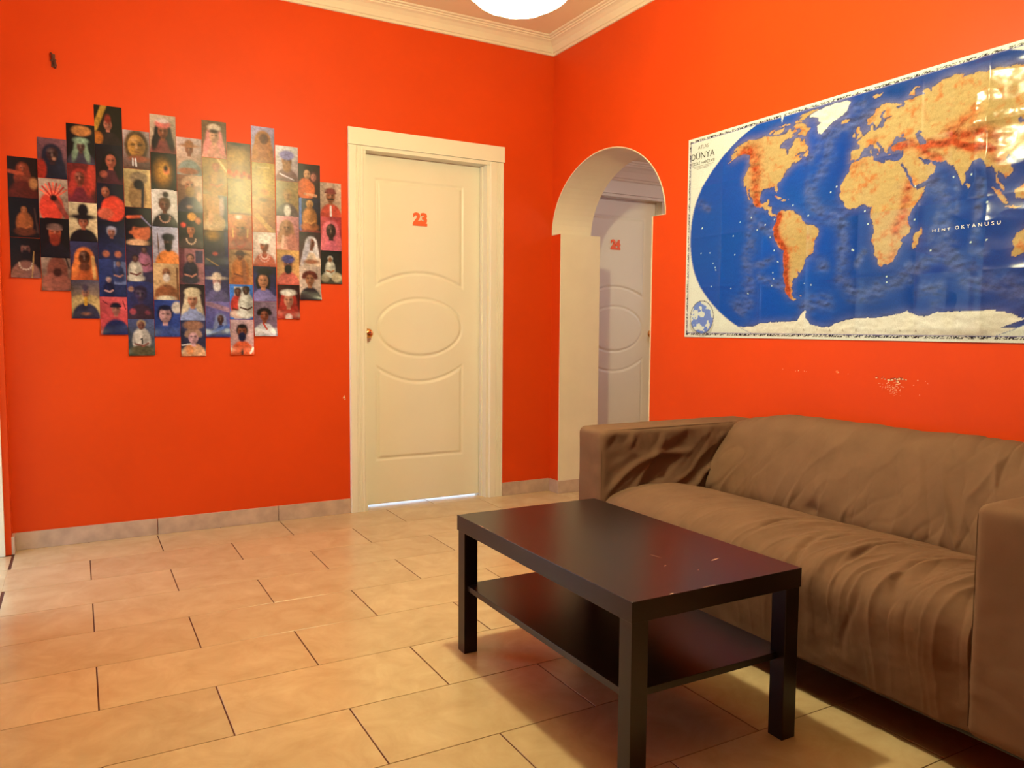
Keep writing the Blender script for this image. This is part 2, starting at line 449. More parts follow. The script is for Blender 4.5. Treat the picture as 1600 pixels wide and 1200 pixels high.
for r in range(-3, 20):
    ya, yb = row_y0 - (r + 1) * TY, row_y0 - r * TY
    gx = .0042
    x0 = -2.355 + (0 if r % 2 == 0 else TX / 2) - 4 * TX
    for i in range(16):
        xa, xb = x0 + i * TX, x0 + (i + 1) * TX
        for (ax0, ax1, ay0, ay1) in areas:
            a, b, c, d = max(xa + gx / 2, ax0), min(xb - gx / 2, ax1), max(ya + TG / 2 - .0004, ay0), min(yb - TG / 2 + .0004, ay1)
            if b - a > .012 and d - c > .012:
                link_mesh('floor_tile', tile_mesh(b - a, d - c), floor, (a, c, 0))

# baseboards ---------------------------------------------------------
BH, BT = 0.0825, 0.012
def baseboard(name, label, pieces):
    ob = empty(name, (0, 0, 0), label, 'baseboard', kind='structure')
    for p in pieces:
        mb = MB(); mb.box(*p, 0.0, BH, bev=.0015); mb.build('baseboard_tile', BASEB, ob)
g = .0012
baseboard('baseboard_back', 'pale stone skirting tiles along the photo wall',
          [(XL + BT, -2.351 - g, -BT, 0), (-2.351 + g, -1.749 - g, -BT, 0), (-1.749 + g, -1.344, -BT, 0), (-0.358, -BT, -BT, 0)])
ps = [(-BT, 0, -0.109, -BT)]
y = -1.003
while y > YB + .1:
    ps.append((-BT, 0, max(y - TX, YB), y - g)); y -= TX
baseboard('baseboard_right', 'pale stone skirting tiles under the map wall', ps)
baseboard('baseboard_arch', 'pale stone skirting tile inside the archway', [(-BT, HX0, -0.109 - BT, -0.109)])
baseboard('baseboard_left', 'pale stone skirting tile on the side wall corner', [(XL, XL + BT, -0.085, 0)])

# casing on the left wall (doorway) ------------------------------------
def door_leaf_mesh(w, h):
    """moulded door face as a height field, facing -Y, local x centred, z from 0"""
    nx, nz = 150, 400
    xs = np.linspace(-w / 2, w / 2, nx + 1); zs = np.linspace(0, h, nz + 1)
    X, Z = np.meshgrid(xs, zs)
    X = X - (-0.008)
    def groove(d, wd=0.015, dep=0.0058):
        # ogee: sharp step on one side, rounded on the other
        t = np.clip(1 - np.abs(d) / wd, 0, 1)
        return -dep * t * t * (3 - 2 * t)
    HW = 0.272
    # upper panel signed distance (negative inside)
    arcU = 1.372 - 0.062 * (X / 0.25) ** 2
    dU = np.maximum.reduce([np.abs(X) - HW, Z - 1.897, (arcU - Z) / np.sqrt(1 + (0.124 / .25 * X / .25) ** 2)])
    arcL = 0.722 + 0.086 * (X / 0.27) ** 2
    dL = np.maximum.reduce([np.abs(X) - HW, 0.272 - Z, (Z - arcL) / np.sqrt(1 + (0.172 / .27 * X / .27) ** 2)])
    e = np.sqrt((X / 0.27) ** 2 + ((Z - 1.048) / 0.171) ** 2)
    gr = np.sqrt((X / 0.27 ** 2) ** 2 + ((Z - 1.048) / 0.171 ** 2) ** 2) / np.maximum(e, 1e-3)
    dE = (e - 1) / np.maximum(gr, 1e-3)
    Hh = groove(dU) + groove(dL) + groove(dE)
    for d in (dU, dL, dE):
        Hh = Hh + 0.003 * sstep(0.006, -0.020, d)
    V = np.stack([X - 0.008, -Hh, Z], -1).reshape(-1, 3)
    idx = np.arange((nx + 1) * (nz + 1)).reshape(nz + 1, nx + 1)
    Fq = np.stack([idx[:-1, :-1], idx[:-1, 1:], idx[1:, 1:], idx[1:, :-1]], -1).reshape(-1, 4)
    n0 = len(V); t = 0.04
    V = np.vstack([V, [(-w / 2, t, 0), (w / 2, t, 0), (w / 2, t, h), (-w / 2, t, h)]])
    Fs = [tuple(f) for f in Fq]
    Fs += [(n0 + 1, n0, n0 + 3, n0 + 2)]
    Fs += [tuple(idx[0, :][::-1]) + (n0, n0 + 1), tuple(idx[-1, :]) + (n0 + 2, n0 + 3), tuple(idx[:, 0]) + (n0 + 3, n0), tuple(idx[:, -1][::-1]) + (n0 + 1, n0 + 2)]
    me = bpy.data.meshes.new('leaf'); me.from_pydata(V.tolist(), [], Fs); me.materials.append(DOORW)
    sm = np.zeros(len(me.polygons), bool); sm[:len(Fq)] = True
    me.polygons.foreach_set('use_smooth', sm)
    return me
LEAF_W, LEAF_Z, LEAF_H = 0.780, 0.012, 2.044
LEAF = door_leaf_mesh(LEAF_W, LEAF_H)

def casing_board(mb, x0, x1, yf, z0, z1, flutes):
    """vertical board standing proud of a wall facing -Y"""
    t = .016
    w = x1 - x0
    prof = [(0, 0), (0, .6), (.06, 1.0), (.42, 1.0)]
    for k in range(flutes):
        a = .45 + k * .10; prof += [(a, 1.0), (a + .025, .78), (a + .05, .78), (a + .075, 1.0)]
    prof += [(.94, 1.0), (1, .6), (1, 0)]
    n = len(prof)
    V = [(x0 + w * a, yf - t * b, z0) for a, b in prof] + [(x0 + w * a, yf - t * b, z1) for a, b in prof]
    Fs = [(i, i + 1, n + i + 1, n + i) for i in range(n - 1)] + [tuple(range(n))[::-1], tuple(range(n, 2 * n))]
    mb.add(V, Fs)

def numbered_door(name, xc, yw, x0, x1, num, label, knob_side, recess=.085):
    d = empty(name, (xc, yw, 0), label, 'door', kind='structure')
    # jamb lining
    mb = MB()
    mb.box(x0, x0 + .02, yw - .001, yw + .149, 0, DTOP); mb.box(x1 - .02, x1, yw - .001, yw + .149, 0, DTOP)
    mb.box(x0 + .02, x1 - .02, yw - .001, yw + .149, DTOP - .02, DTOP)
    mb.box(x0 + .02, x0 + .028, yw + .05, yw + recess - .006, 0, DTOP - .02); mb.box(x1 - .028, x1 - .02, yw + .05, yw + recess - .006, 0, DTOP - .02)
    mb.build('jamb_lining', DOORW, d)
    for (a, b, fl) in ((x0 - .084, x0 + .003, 4), (x1 - .003, x1 + .092, 5)):
        mb = MB(); casing_board(mb, a, b, yw, 0, DTOP - .002, fl); o = mb.build('casing', DOORW, d); fix_normals(o)
    mb = MB(); mb.box(x0 - .086, x1 + .094, yw - .020, yw, DTOP, DTOP + .094, bev=.002)
    mb.box(x0 - .084, x1 + .092, yw - .010, yw, DTOP - .022, DTOP, bev=.002); mb.build('header', DOORW, d)
    leaf = link_mesh('leaf', LEAF, d, (0.0, recess, LEAF_Z)); leaf['label'] = 'cream door leaf with moulded oval between two arched panels'
    WORLD_LOC[leaf.name] = np.array((xc, yw + recess, LEAF_Z))
    V, Fs = text_verts(num, 0.066, bold=0.05, extrude=.006, width=.088)
    yl = yw + recess - .004
    P = np.stack([xc - .012 + V[:, 0], yl - V[:, 2], 1.676 + V[:, 1]], -1)
    o = mk('door_number', P, Fs, ORANGE, leaf); fix_normals(o); o['label'] = 'orange number ' + num
    mb = MB(); mb.box(xc - .058, xc + .034, yl - .004, yl + .001, 1.664, 1.680, bev=.001); mb.build('number_foot', ORANGE, leaf)
    kx = xc + knob_side * (LEAF_W / 2 - .040); kz = 1.024
    mb = MB()
    mb.lathe([(.030, 0), (.031, -.004), (.027, -.009), (.012, -.012), (.010, -.028), (.017, -.033), (.026, -.042), (.0275, -.052), (.024, -.060), (.014, -.065), (.004, -.066)], (kx, yw + recess, kz), 'y', 28)
    o = mb.build('knob', BRASS, leaf, True); fix_normals(o); o['label'] = 'round brass door knob'
    return d
numbered_door('door_1', -0.866, 0.0, DX0, DX1, '23', 'cream panelled door numbered 23 in the photo wall', -1)
numbered_door('door_2', 0.951, HY1, HDX0, HDX1, '24', 'cream panelled door numbered 24 in the hall behind the arch', 1, .07)

d3 = empty('door_3', (XL, -0.53, 0), 'cream framed open doorway in the side wall at the end of the photo wall', 'doorway', kind='structure')
xa, xb = XL - .119, XL - .024
mb = MB(); mb.box(xa, xb, -0.106, -0.0855, 0, 2.069, bev=.002); mb.build('jamb_lining', DOORW, d3)
mb = MB(); mb.box(xa, xb, -0.979, -0.960, 0, 2.069, bev=.002); mb.build('jamb_lining', DOORW, d3)
mb = MB(); mb.box(xa, xb, -0.959, -0.107, 2.048, 2.069, bev=.002); mb.build('head_lining', DOORW, d3)
mb = MB(); mb.box(XL - .90, XL - .125, -1.02, -0.98, 0.01, 2.045, bev=.003); mb.build('leaf', DOORW, d3)

# ------------------------------------------------------------------ pendant lamp
LX, LY, LZ = -1.52, -2.23, 1.985
lamp = empty('pendant_lamp', (LX, LY, HC), 'lit white glass pendant lamp hanging from the cream ceiling', 'lamp')
mb = MB()
prof = []
for k in range(15):
    a = -math.pi / 2 + (math.pi * 0.86) * k / 14
    prof.append((max(0.19 * math.cos(a), .004), LZ + 0.145 + 0.145 * math.sin(a)))
mb.lathe(prof, (LX, LY, 0), 'z', 48, wob=lambda a, h: 1 + 0.03 * math.cos(10 * a))
mb.build('glass_shade', LAMPG, lamp, True)
mb = MB(); mb.lathe([(.004, LZ + .085), (.028, LZ + .095), (.042, LZ + .118), (.045, LZ + .14), (.038, LZ + .165), (.020, LZ + .19), (.015, LZ + .21)], (LX, LY, 0), 'z', 16); o = mb.build('bulb', BULBG, lamp, True); fix_normals(o)
mb = MB(); mb.lathe([(.06, LZ + .27), (.062, LZ + .30), (.03, LZ + .315), (.012, LZ + .34), (.01, LZ + .35)], (LX, LY, 0)); o = mb.build('shade_holder', BRASS, lamp, True); fix_normals(o)
mb = MB(); mb.tube([(LX, LY, LZ + .34), (LX, LY, HC - .03)], .004); mb.build('cord', DARK, lamp)
mb = MB(); mb.lathe([(.01, HC - .05), (.035, HC - .035), (.055, HC - .012), (.058, HC)], (LX, LY, 0)); o = mb.build('ceiling_rose', BRASS, lamp, True); fix_normals(o)

hl = empty('hall_fill_lamp', (1.45, -0.75, HH), 'added unseen ceiling lamp brightening the hall behind the arch', 'lamp')  # unseen lamp, added to brighten the hall
hm = bpy.data.materials.new('hall_fill_glow'); hm.use_nodes = True
_b = hm.node_tree.nodes['Principled BSDF']; _b.inputs['Emission Color'].default_value = (1.0, .84, .72, 1); _b.inputs['Emission Strength'].default_value = 68.0
mb = MB(); mb.lathe([(.004, HH - .085), (.06, HH - .08), (.10, HH - .055), (.115, HH - .02)], (1.45, -.75, 0), 'z', 24); o = mb.build('glass_bowl', hm, hl, True); fix_normals(o)
mb = MB(); mb.lathe([(.12, HH - .02), (.125, HH - .012), (.125, HH)], (1.45, -.75, 0), 'z', 24); o = mb.build('lamp_base', WHITEP, hl, True); fix_normals(o)

# ------------------------------------------------------------------ coffee table
TXP, TYP, TROT, TW, TL, TH = -1.6158, -2.0144, -0.0037, 0.5452, 0.9251, 0.45
table = empty('coffee_table', (0, 0, 0), 'black brown low coffee table with a lower shelf beside the sofa', 'table')
table.location = (TXP, TYP, 0); table.rotation_euler = (0, 0, TROT); WORLD_LOC[table.name] = np.zeros(3)
mb = MB(); mb.box(0, TW, -TL, 0, TH - .050, TH, bev=.0015); top = mb.build('tabletop', BLACKBROWN, table); WORLD_LOC[top.name] = np.zeros(3)
lg = .047; ins = .0035
for x in (ins, TW - ins - lg):
    for y in (-ins - lg, -TL + ins):
        mb = MB(); mb.box(x, x + lg, y, y + lg, 0, TH - .050, bev=.0012); mb.build('leg', BLACKBROWN, table)
mb = MB(); mb.box(.014, TW - .014, -TL + .03, -.03, .208, .226, bev=.001); mb.build('shelf', BLACKBROWN, table)
# worn spots on the top, as thin flakes
def flake(name, pts, z, m, parent, w=.0015):
    V = []; P = [np.array(p, float) for p in pts]
    for i, p in enumerate(P):
        d = P[min(i + 1, len(P) - 1)] - P[max(i - 1, 0)]; d /= np.linalg.norm(d); n = np.array([-d[1], d[0]])
        ww = w * (0.4 if i in (0, len(P) - 1) else 1.0)
        V += [(*(p + n * ww), z), (*(p - n * ww), z)]
    Fs = [(2 * i, 2 * i + 1, 2 * i + 3, 2 * i + 2) for i in range(len(P) - 1)]
    return mk(name, V, Fs, m, parent)
def tl(x, y): return (x - TXP, y - TYP)
zt = TH + .0003
flake('scratch', [tl(-1.343, -2.664), tl(-1.341, -2.68), tl(-1.336, -2.705)], zt, SCR, top, .0008)
flake('scratch', [tl(-1.236, -2.785), tl(-1.22, -2.781), tl(-1.201, -2.777)], zt, SCR, top, .0022)
flake('scratch', [tl(-1.378, -2.766), tl(-1.372, -2.762), tl(-1.368, -2.760)], zt, SCR, top, .0018)
flake('scratch', [tl(-1.324, -2.832), tl(-1.320, -2.828), tl(-1.317, -2.826)], zt, SCR, top, .0015)
flake('scratch', [(.002, -.16), (.003, -.172), (.002, -.186)], zt, SCR, top, .0016)
flake('scratch', [(.002, -.205), (.003, -.215), (.0025, -.222)], zt, SCR, top, .0014)
flake('scratch', [(.11, -TL + .003), (.116, -TL + .004), (.122, -TL + .003)], zt, SCR, top, .0022)
flake('scratch', [(.21, -TL + .003), (.23, -TL + .003), (.25, -TL + .003)], zt, SCR, top, .001)
flake('scratch', [(.32, -.14), (.322, -.143), (.324, -.146)], zt, SCR, top, .001)

# ------------------------------------------------------------------ sofa
SY0, SY1, AW = -1.648, -3.442, 0.172
SXF, SXB = -0.900, -0.030
sofa = empty('sofa', (-0.465, (SY0 + SY1) / 2, 0), 'brown grey fabric two seat sofa with wide square arms under the map', 'sofa')

def catmull(P, n):
    P = np.array(P, float); d = np.r_[0, np.cumsum(np.linalg.norm(np.diff(P, axis=0), axis=1))]
    t = np.linspace(0, d[-1], n); out = np.zeros((n, P.shape[1]))
    T = np.zeros_like(P); T[1:-1] = (P[2:] - P[:-2]) / (d[2:] - d[:-2])[:, None]; T[0] = (P[1] - P[0]) / (d[1] - d[0]); T[-1] = (P[-1] - P[-2]) / (d[-1] - d[-2])
    for k, tt in enumerate(t):
        i = min(np.searchsorted(d, tt, side='right') - 1, len(P) - 2); h = d[i + 1] - d[i]; u = (tt - d[i]) / h
        out[k] = (2 * u ** 3 - 3 * u ** 2 + 1) * P[i] + (u ** 3 - 2 * u ** 2 + u) * h * T[i] + (-2 * u ** 3 + 3 * u ** 2) * P[i + 1] + (u ** 3 - u ** 2) * h * T[i + 1]
    return out

def ridge(n, p=3):
    return (1 - np.abs(2 * n - 1)) ** p

def swept_cushion(name, prof, y0, y1, nprof, ny, disp, endfn, parent):
    pr = catmull(prof, nprof)                                   # (x, z)
    d = np.gradient(pr, axis=0); d /= np.linalg.norm(d, axis=1)[:, None]
    nrm = np.stack([-d[:, 1], d[:, 0]], -1)                     # outward
    ys = np.linspace(y0, y1, ny)
    U = np.linspace(0, 1, nprof)[:, None] * np.ones((1, ny)); Yg = np.ones((nprof, 1)) * ys[None, :]
    Xg = pr[:, 0:1] * np.ones((1, ny)); Zg = pr[:, 1:2] * np.ones((1, ny))
    D = disp(Xg, Yg, Zg, U)
    e = endfn(Yg, Zg)
    X = Xg + nrm[:, 0:1] * (D + e[0]); Z = Zg + nrm[:, 1:2] * (D + e[0]) + e[1]
    V = np.stack([X, Yg, Z], -1).reshape(-1, 3)
    idx = np.arange(nprof * ny).reshape(nprof, ny)
    Fs = np.stack([idx[:-1, :-1], idx[:-1, 1:], idx[1:, 1:], idx[1:, :-1]], -1).reshape(-1, 4)
    Fs = [tuple(f) for f in Fs]
    Fs.append(tuple(idx[:, 0])); Fs.append(tuple(idx[:, -1][::-1])); Fs.append(tuple(idx[0, :][::-1]) + tuple(idx[-1, :]))
    o = mk(name, V, Fs, FAB, parent, True); fix_normals(o)
    return o

def seg_dist(X, Y, pts):
    best = np.full(X.shape, 1e9)
    for (ax, ay), (bx, by) in zip(pts[:-1], pts[1:]):
        vx, vy = bx - ax, by - ay; L2 = vx * vx + vy * vy + 1e-9
        t = np.clip(((X - ax) * vx + (Y - ay) * vy) / L2, 0, 1)
        best = np.minimum(best, np.hypot(X - ax - t * vx, Y - ay - t * vy))
    return best

def seat_disp(X, Y, Z, U):
    # arc length coordinate s: 0 at hem, 1 at the back
    top = sstep(.36, .42, Z)
    front = 1 - top
    # gathers that run over the roll and down the front
    warp = 0.25 * fbm(X * 3 + 9, Y * 3, Z * 3)
    g1 = ridge(vnoise(Y * 13 + warp * 5 + X * 3.0, X * 1.8 - Z * 2.2 + 4), 2.2)
    g2 = ridge(vnoise(Y * 27 + warp * 9 + X * 7.0, X * 3.0 - Z * 3.0 + 21), 2.5)
    near = sstep(-2.2, -3.0, Y)                                  # stronger towards the near arm
    band = np.exp(-((U - .42) / .20) ** 2)
    D = (0.011 * g1 + 0.006 * g2 - .006) * (0.35 + 0.65 * near) * (0.3 + band)
    D = D + 0.012 * (fbm(X * 4 + 3, Y * 4, Z * 4) - .5) * (0.4 + 0.6 * top)
    D = D + 0.006 * (fbm(X * 18 + 1, Y * 14, Z * 18) - .5)
    th = ridge(vnoise(Y * 17 + warp * 8 + X * 4.5, X * 1.6 - Z * 2.0 + 60), 9); th2 = ridge(vnoise(Y * 34 + warp * 10 - X * 6.0, X * 3.2 - Z * 3.0 + 71), 8)
    D = D - (.0055 * th + .003 * th2) * (.3 + .7 * near) * np.exp(-((U - .45) / .30) ** 2)
    # the two deep creases
    for pts, w, dep in (([(-.84, -2.548), (-.83, -2.545), (-.71, -2.540), (-.62, -2.555), (-.52, -2.61)], .008, .009),
                        ([(-.84, -2.902), (-.82, -2.893), (-.70, -2.872), (-.60, -2.893), (-.53, -2.96)], .008, .013),
                        ([(-.93, -2.79), (-.86, -2.745), (-.74, -2.72), (-.62, -2.75)], .012, .009),
                        ([(-.93, -3.10), (-.85, -3.05), (-.72, -3.03), (-.62, -3.06)], .012, .009)):
        d = seg_dist(X, Y, pts)
        fade = sstep(pts[0][0] - .02, pts[0][0] + .09, X) * sstep(pts[-1][0] + .02, pts[-1][0] - .07, X)
        D = D - fade * dep * np.exp(-(d / w) ** 2) * sstep(.30, .40, Z) + fade * dep * .28 * np.exp(-((d - w * 2.2) / (w * 1.3)) ** 2) * sstep(.36, .42, Z)
    d = np.abs(Y + 2.955 + 0.02 * np.sin(Z * 22))
    D = D - 0.003 * np.exp(-(d / .010) ** 2) * sstep(.16, .24, Z) * front
    return D
def seat_end(Y, Z):
    e = np.minimum(np.abs(Y - (SY0 - AW)), np.abs(Y - (SY1 + AW)))
    k = np.exp(-(e / .05) ** 2)
    return (-0.012 * k, -0.006 * k * sstep(.3, .4, Z))
seat_prof = [(-.888, .116), (-.896, .18), (-.903, .26), (-.908, .32), (-.900, .368), (-.872, .404), (-.82, .427), (-.74, .440), (-.64, .444), (-.54, .434), (-.45, .414), (-.37, .388), (-.29, .355), (-.20, .33)]
seat = swept_cushion('seat', seat_prof, SY0 - AW + .002, SY1 + AW - .002, 180, 420, seat_disp, seat_end, sofa)

def back_disp(X, Y, Z, U):
    warp = fbm(X * 2 + 2, Y * 2.5, Z * 2.5)
    D = 0.018 * (fbm(Y * 3.0 + 7, Z * 4.0, X * 4) - .5)
    # tension folds fanning from the lower corners
    s1 = ridge(vnoise((Y + Z * .7) * 17 + warp * 2, (Y - Z) * 2.0 + 8), 2.5); k1 = np.exp(-(((Y + 1.9) / .28) ** 2)) * sstep(.62, .40, Z)
    s2 = ridge(vnoise((Y - Z * .5) * 15 + warp * 2, (Y + Z) * 2.0 + 18), 2.2); k2 = sstep(-2.45, -3.1, Y)
    s3 = ridge(vnoise((Y + Z * .25) * 12 + warp * 3, Z * 3.0 + 31), 2.2); k3 = np.exp(-((Z - .42) / .07) ** 2)
    D = D + 0.014 * (s1 - .3) * k1 + 0.016 * (s2 - .3) * k2 * sstep(.74, .58, Z) + 0.013 * (s3 - .3) * k3 + .006 * (ridge(vnoise((Y + Z * .5) * 8 + warp * 4, (Y - Z) * 2 + 50), 2) - .3)
    D = D + 0.005 * (fbm(Y * 16, Z * 12 + 3, X * 16) - .5)
    t1 = ridge(vnoise((Y + Z * .8) * 13 + warp * 4, (Y - Z) * 2.2 + 80), 9); t2 = ridge(vnoise((Y - Z * .35) * 22 + warp * 5, Z * 4 + 90), 8)
    D = D - .0045 * t1 * (.35 + .65 * sstep(-2.2, -1.9, Y) + .5 * k3) - .004 * t2 * (.2 + k2 + .6 * k3)
    D = D - 0.020 * np.exp(-((Y + 2.36) / .05) ** 2) * np.exp(-((Z - .40) / .035) ** 2)
    return D * sstep(.30, .38, Z)
def back_end(Y, Z):
    e = np.minimum(np.abs(Y - (SY0 - AW)), np.abs(Y - (SY1 + AW)))
    k = np.exp(-(e / .13) ** 2)
    return (-0.012 * np.exp(-(e / .03) ** 2), -0.034 * k * sstep(.5, .7, Z))
back_prof = [(-.27, .300), (-.335, .345), (-.352, .400), (-.338, .460), (-.312, .530), (-.278, .600), (-.238, .660), (-.190, .698), (-.140, .712), (-.090, .706), (-.055, .676), (-.043, .62), (-.040, .40), (-.040, .116)]
swept_cushion('backrest', back_prof, SY0 - AW + .0015, SY1 + AW - .0015, 150, 380, back_disp, back_end, sofa)

def rounded_box(name, lo, hi, r, cell, disp, parent):
    lo, hi = np.array(lo, float), np.array(hi, float); n = np.maximum(np.ceil((hi - lo) / cell).astype(int), 3)
    Vs = []; Fs = []; off = 0
    for ax in range(3):
        a, b = (ax + 1) % 3, (ax + 2) % 3
        for sgn in (0, 1):
            ua = np.linspace(lo[a], hi[a], n[a] + 1); ub = np.linspace(lo[b], hi[b], n[b] + 1)
            A, B = np.meshgrid(ua, ub, indexing='ij'); P = np.zeros(A.shape + (3,)); P[..., a] = A; P[..., b] = B; P[..., ax] = (lo, hi)[sgn][ax]
            idx = np.arange(A.size).reshape(A.shape) + off
            q = np.stack([idx[:-1, :-1], idx[1:, :-1], idx[1:, 1:], idx[:-1, 1:]], -1).reshape(-1, 4)
            if sgn == 0: q = q[:, ::-1]
            Vs.append(P.reshape(-1, 3)); Fs += [tuple(f) for f in q]; off += A.size
    V = np.vstack(Vs)
    c = np.clip(V, lo + r, hi - r); dv = V - c; L = np.linalg.norm(dv, axis=1)[:, None]; N = dv / np.maximum(L, 1e-9)
    V = c + N * r
    V = V + N * disp(V, N)[:, None]
    o = mk(name, V, Fs, FAB, parent, True)
    bm = bmesh.new(); bm.from_mesh(o.data); bmesh.ops.remove_doubles(bm, verts=bm.verts, dist=1e-5)
    bmesh.ops.recalc_face_normals(bm, faces=bm.faces); bm.to_mesh(o.data); bm.free()
    o.data.polygons.foreach_set('use_smooth', np.ones(len(o.data.polygons), bool))
    return o

def far_arm_disp(V, N):
    X, Y, Z = V.T
    inner = sstep(.5, .95, -N[:, 1])
    w = fbm(X * 4, Z * 4, 3.3)
    along = X * .75 + Z * .65; across = X * .70 - Z * .80
    f1 = ridge(vnoise(across * 11 + w * 2.2, along * 2.4 + 3), 2.0)
    f2 = ridge(vnoise(across * 25 + w * 3.0, along * 3.5 + 13), 2.0)
    edge = sstep(.665, .60, Z) * sstep(-.90, -.84, X)
    D = inner * edge * (0.016 * (f1 - .4) + 0.007 * (f2 - .4))
    # long fold sweeping up from the front corner of the seat
    fl = np.abs((Z - .40) - (X + .88) * .42 - .05 * np.sin((X + .88) * 9)); D = D + inner * edge * .012 * np.exp(-(fl / .016) ** 2) * sstep(-.40, -.52, X)
    D = D - inner * edge * .005 * ridge(vnoise(across * 19 + w * 3, along * 2.8 + 40), 8)
    # gathers under the top seam
    D = D + inner * 0.004 * ridge(vnoise(X * 42 + Z * 8, 5.5), 1.5) * np.exp(-((Z - .62) / .035) ** 2)
    D = D - inner * .010 * np.exp(-((X + .55) / .2) ** 2 - ((Z - .5) / .1) ** 2)
    front = sstep(.5, .95, -N[:, 0])
    D = D + front * (0.005 * (fbm(Y * 8, Z * 9, 1.7) - .5) + 0.0025 * ridge(vnoise(Z * 22 + Y * 6, Y * 5), 2) * sstep(-1.73, -1.80, Y))
    D = D + 0.006 * (fbm(X * 6, Y * 6, Z * 6) - .5)
    return D
def near_arm_disp(V, N):
    X, Y, Z = V.T
    front = sstep(.5, .95, -N[:, 0])
    a = np.arctan2(Z - .30, -(Y + 3.26) + .03)
    D = front * 0.004 * ridge(vnoise(a * 7, np.hypot(Z - .3, Y + 3.26) * 6), 2) * np.exp(-((Z - .24) / .09) ** 2)
    D = D + front * 0.0035 * ridge(vnoise(Z * 20, Y * 9 + 3), 2.5) * sstep(-3.36, -3.28, Y)
    D = D + 0.008 * (fbm(X * 5, Y * 7, Z * 6) - .5)
    return D
rounded_box('arm', (SXF, SY0 - AW, .115), (SXB, SY0, .664), .026, .0085, far_arm_disp, sofa)
rounded_box('arm', (SXF - .002, SY1, .115), (SXB, SY1 + AW, .668), .026, .011, near_arm_disp, sofa)
# seams
def seam(pts, r=.0009):
    mb = MB(); mb.tube(pts, r, 5); mb.build('seam', STITCH, sofa, True)
def arm_seam(y, zt, xf):
    P = [(-.20, y, zt)] + [(x, y, zt) for x in np.linspace(-.25, xf + .03, 14)]
    P += [(xf + .03 - .03 * math.sin(a), y, zt - .03 + .03 * math.cos(a)) for a in np.linspace(.2, math.pi / 2, 6)]
    P += [(xf, y, z) for z in np.linspace(zt - .05, .14, 12)]
    return P
yi = SY0 - AW
seam(arm_seam(yi + .008, .6575, SXF + .0065))
seam(arm_seam(SY1 + AW - .007, .6605, SXF + .0045))
# underside and legs
mb = MB(); mb.box(-.86, -.06, SY1 + .03, SY0 - .03, .098, .118, bev=.003); mb.build('underside', DARK, sofa)
for x in (-.80, -.12):
    for y in (SY1 + .055, SY0 - .055):
        mb = MB(); mb.lathe([(.022, 0), (.022, .008), (.018, .012), (.018, .10)], (x, y, 0), 'z', 16); o = mb.build('leg', DARK, sofa, True); fix_normals(o)

# ------------------------------------------------------------------ wall hook, paint chips
mb = MB()
hx, hz = -2.742, 2.285
mb.box(hx - .008, hx + .008, -.006, 0, hz - .030, hz + .030, bev=.002)
mb.tube([(hx - .009, -.005, hz + .033), (hx - .004, -.018, hz + .026), (hx + .001, -.024, hz + .012), (hx - .004, -.014, hz + .002), (hx + .004, -.010, hz - .008)], .0035, 8)
mb.tube([(hx + .002, -.008, hz + .004), (hx + .008, -.022, hz - .010), (hx + .012, -.026, hz - .026), (hx + .010, -.016, hz - .034), (hx + .006, -.006, hz - .033)], .0032, 8)
mb.tube([(hx - .013, -.008, hz - .001), (hx + .013, -.010, hz + .003)], .003, 6)
o = mb.build('wall_hook', RUST, origin=(hx, 0, hz - .03)); fix_normals(o)
tag(o, 'small rusty metal hook on the orange wall above the photos', 'hook')

rc = random.Random(5)
def chips(name, spots, axis, parent, m, off):
    mb = MB()
    for (a, z, r) in spots:
        n = 7; V = []
        for k in range(n):
            t = 2 * math.pi * k / n; rr = r * rc.uniform(.55, 1.15)
            p = (a + rr * 1.25 * math.cos(t), z + rr * .8 * math.sin(t))
            V.append((-off, p[0], p[1]) if axis == 'x' else (p[0], -off, p[1]))
        V2 = [((V[k][0] + .001) if axis == 'x' else V[k][0], V[k][1] if axis == 'x' else V[k][1] + .001, V[k][2]) for k in range(n)]
        mb.add(V + V2, [tuple(range(n)) if axis == 'y' else tuple(range(n))[::-1]] + [(k, (k + 1) % n, n + (k + 1) % n, n + k) for k in range(n)])
    o = mb.build(name, m, parent); fix_normals(o); o['kind'] = 'stuff'
    return o
main = [(-2.362, .878, .0045), (-2.385, .876, .002), (-2.398, .875, .003), (-2.415, .872, .0055), (-2.428, .874, .005), (-2.440, .878, .004), (-2.450, .877, .005), (-2.458, .879, .0045), (-2.452, .867, .005), (-2.470, .879, .004), (-2.484, .877, .003), (-2.39, .882, .0016)]
fine = [(rc.gauss(-2.435, .022), rc.gauss(.848, .010), rc.uniform(.0008, .002)) for _ in range(70)]
fine += [(rc.gauss(-2.44, .008), rc.uniform(.815, .838), rc.uniform(.0007, .0016)) for _ in range(22)]
fine += [(-2.53, .878, .0022), (-2.56, .876, .0015), (-2.57, .868, .001), (-2.54, .825, .0015), (-1.99, .887, .0028), (-1.975, .884, .0014), (-2.02, .886, .0016), (-2.03, .885, .0012), (-1.905, .889, .0016), (-2.19, .889, .002), (-2.235, .886, .0012)]
chips('paint_chip_shadow', [(a + .001, z + .001, r * 1.5) for a, z, r in main], 'x', wall_right, CHIPD, .0004)  # dark enlarged copies behind the chips, their shade put in as colour
chips('paint_chip', main + fine, 'x', wall_right, CHIP, .0009)
chips('paint_blister', [(-2.183, .891, .007)], 'x', wall_right, mat('thin_paint', (.80, .17, .05), .7), .0005)
chips('paint_chip', [(-1.374, .664, .006), (-1.369, .653, .004), (-1.372, .672, .003), (-1.379, .66, .0025)], 'y', wall_back, CHIP, .0008)

# ------------------------------------------------------------------ photo collage
WARM = np.array([1.22, 0.98, 0.66])          # what white paper looks like under the lamp; prints are chosen against it
def pc(h):
    return np.clip(np.array(lin(h)) / WARM, 0.004, 0.85)

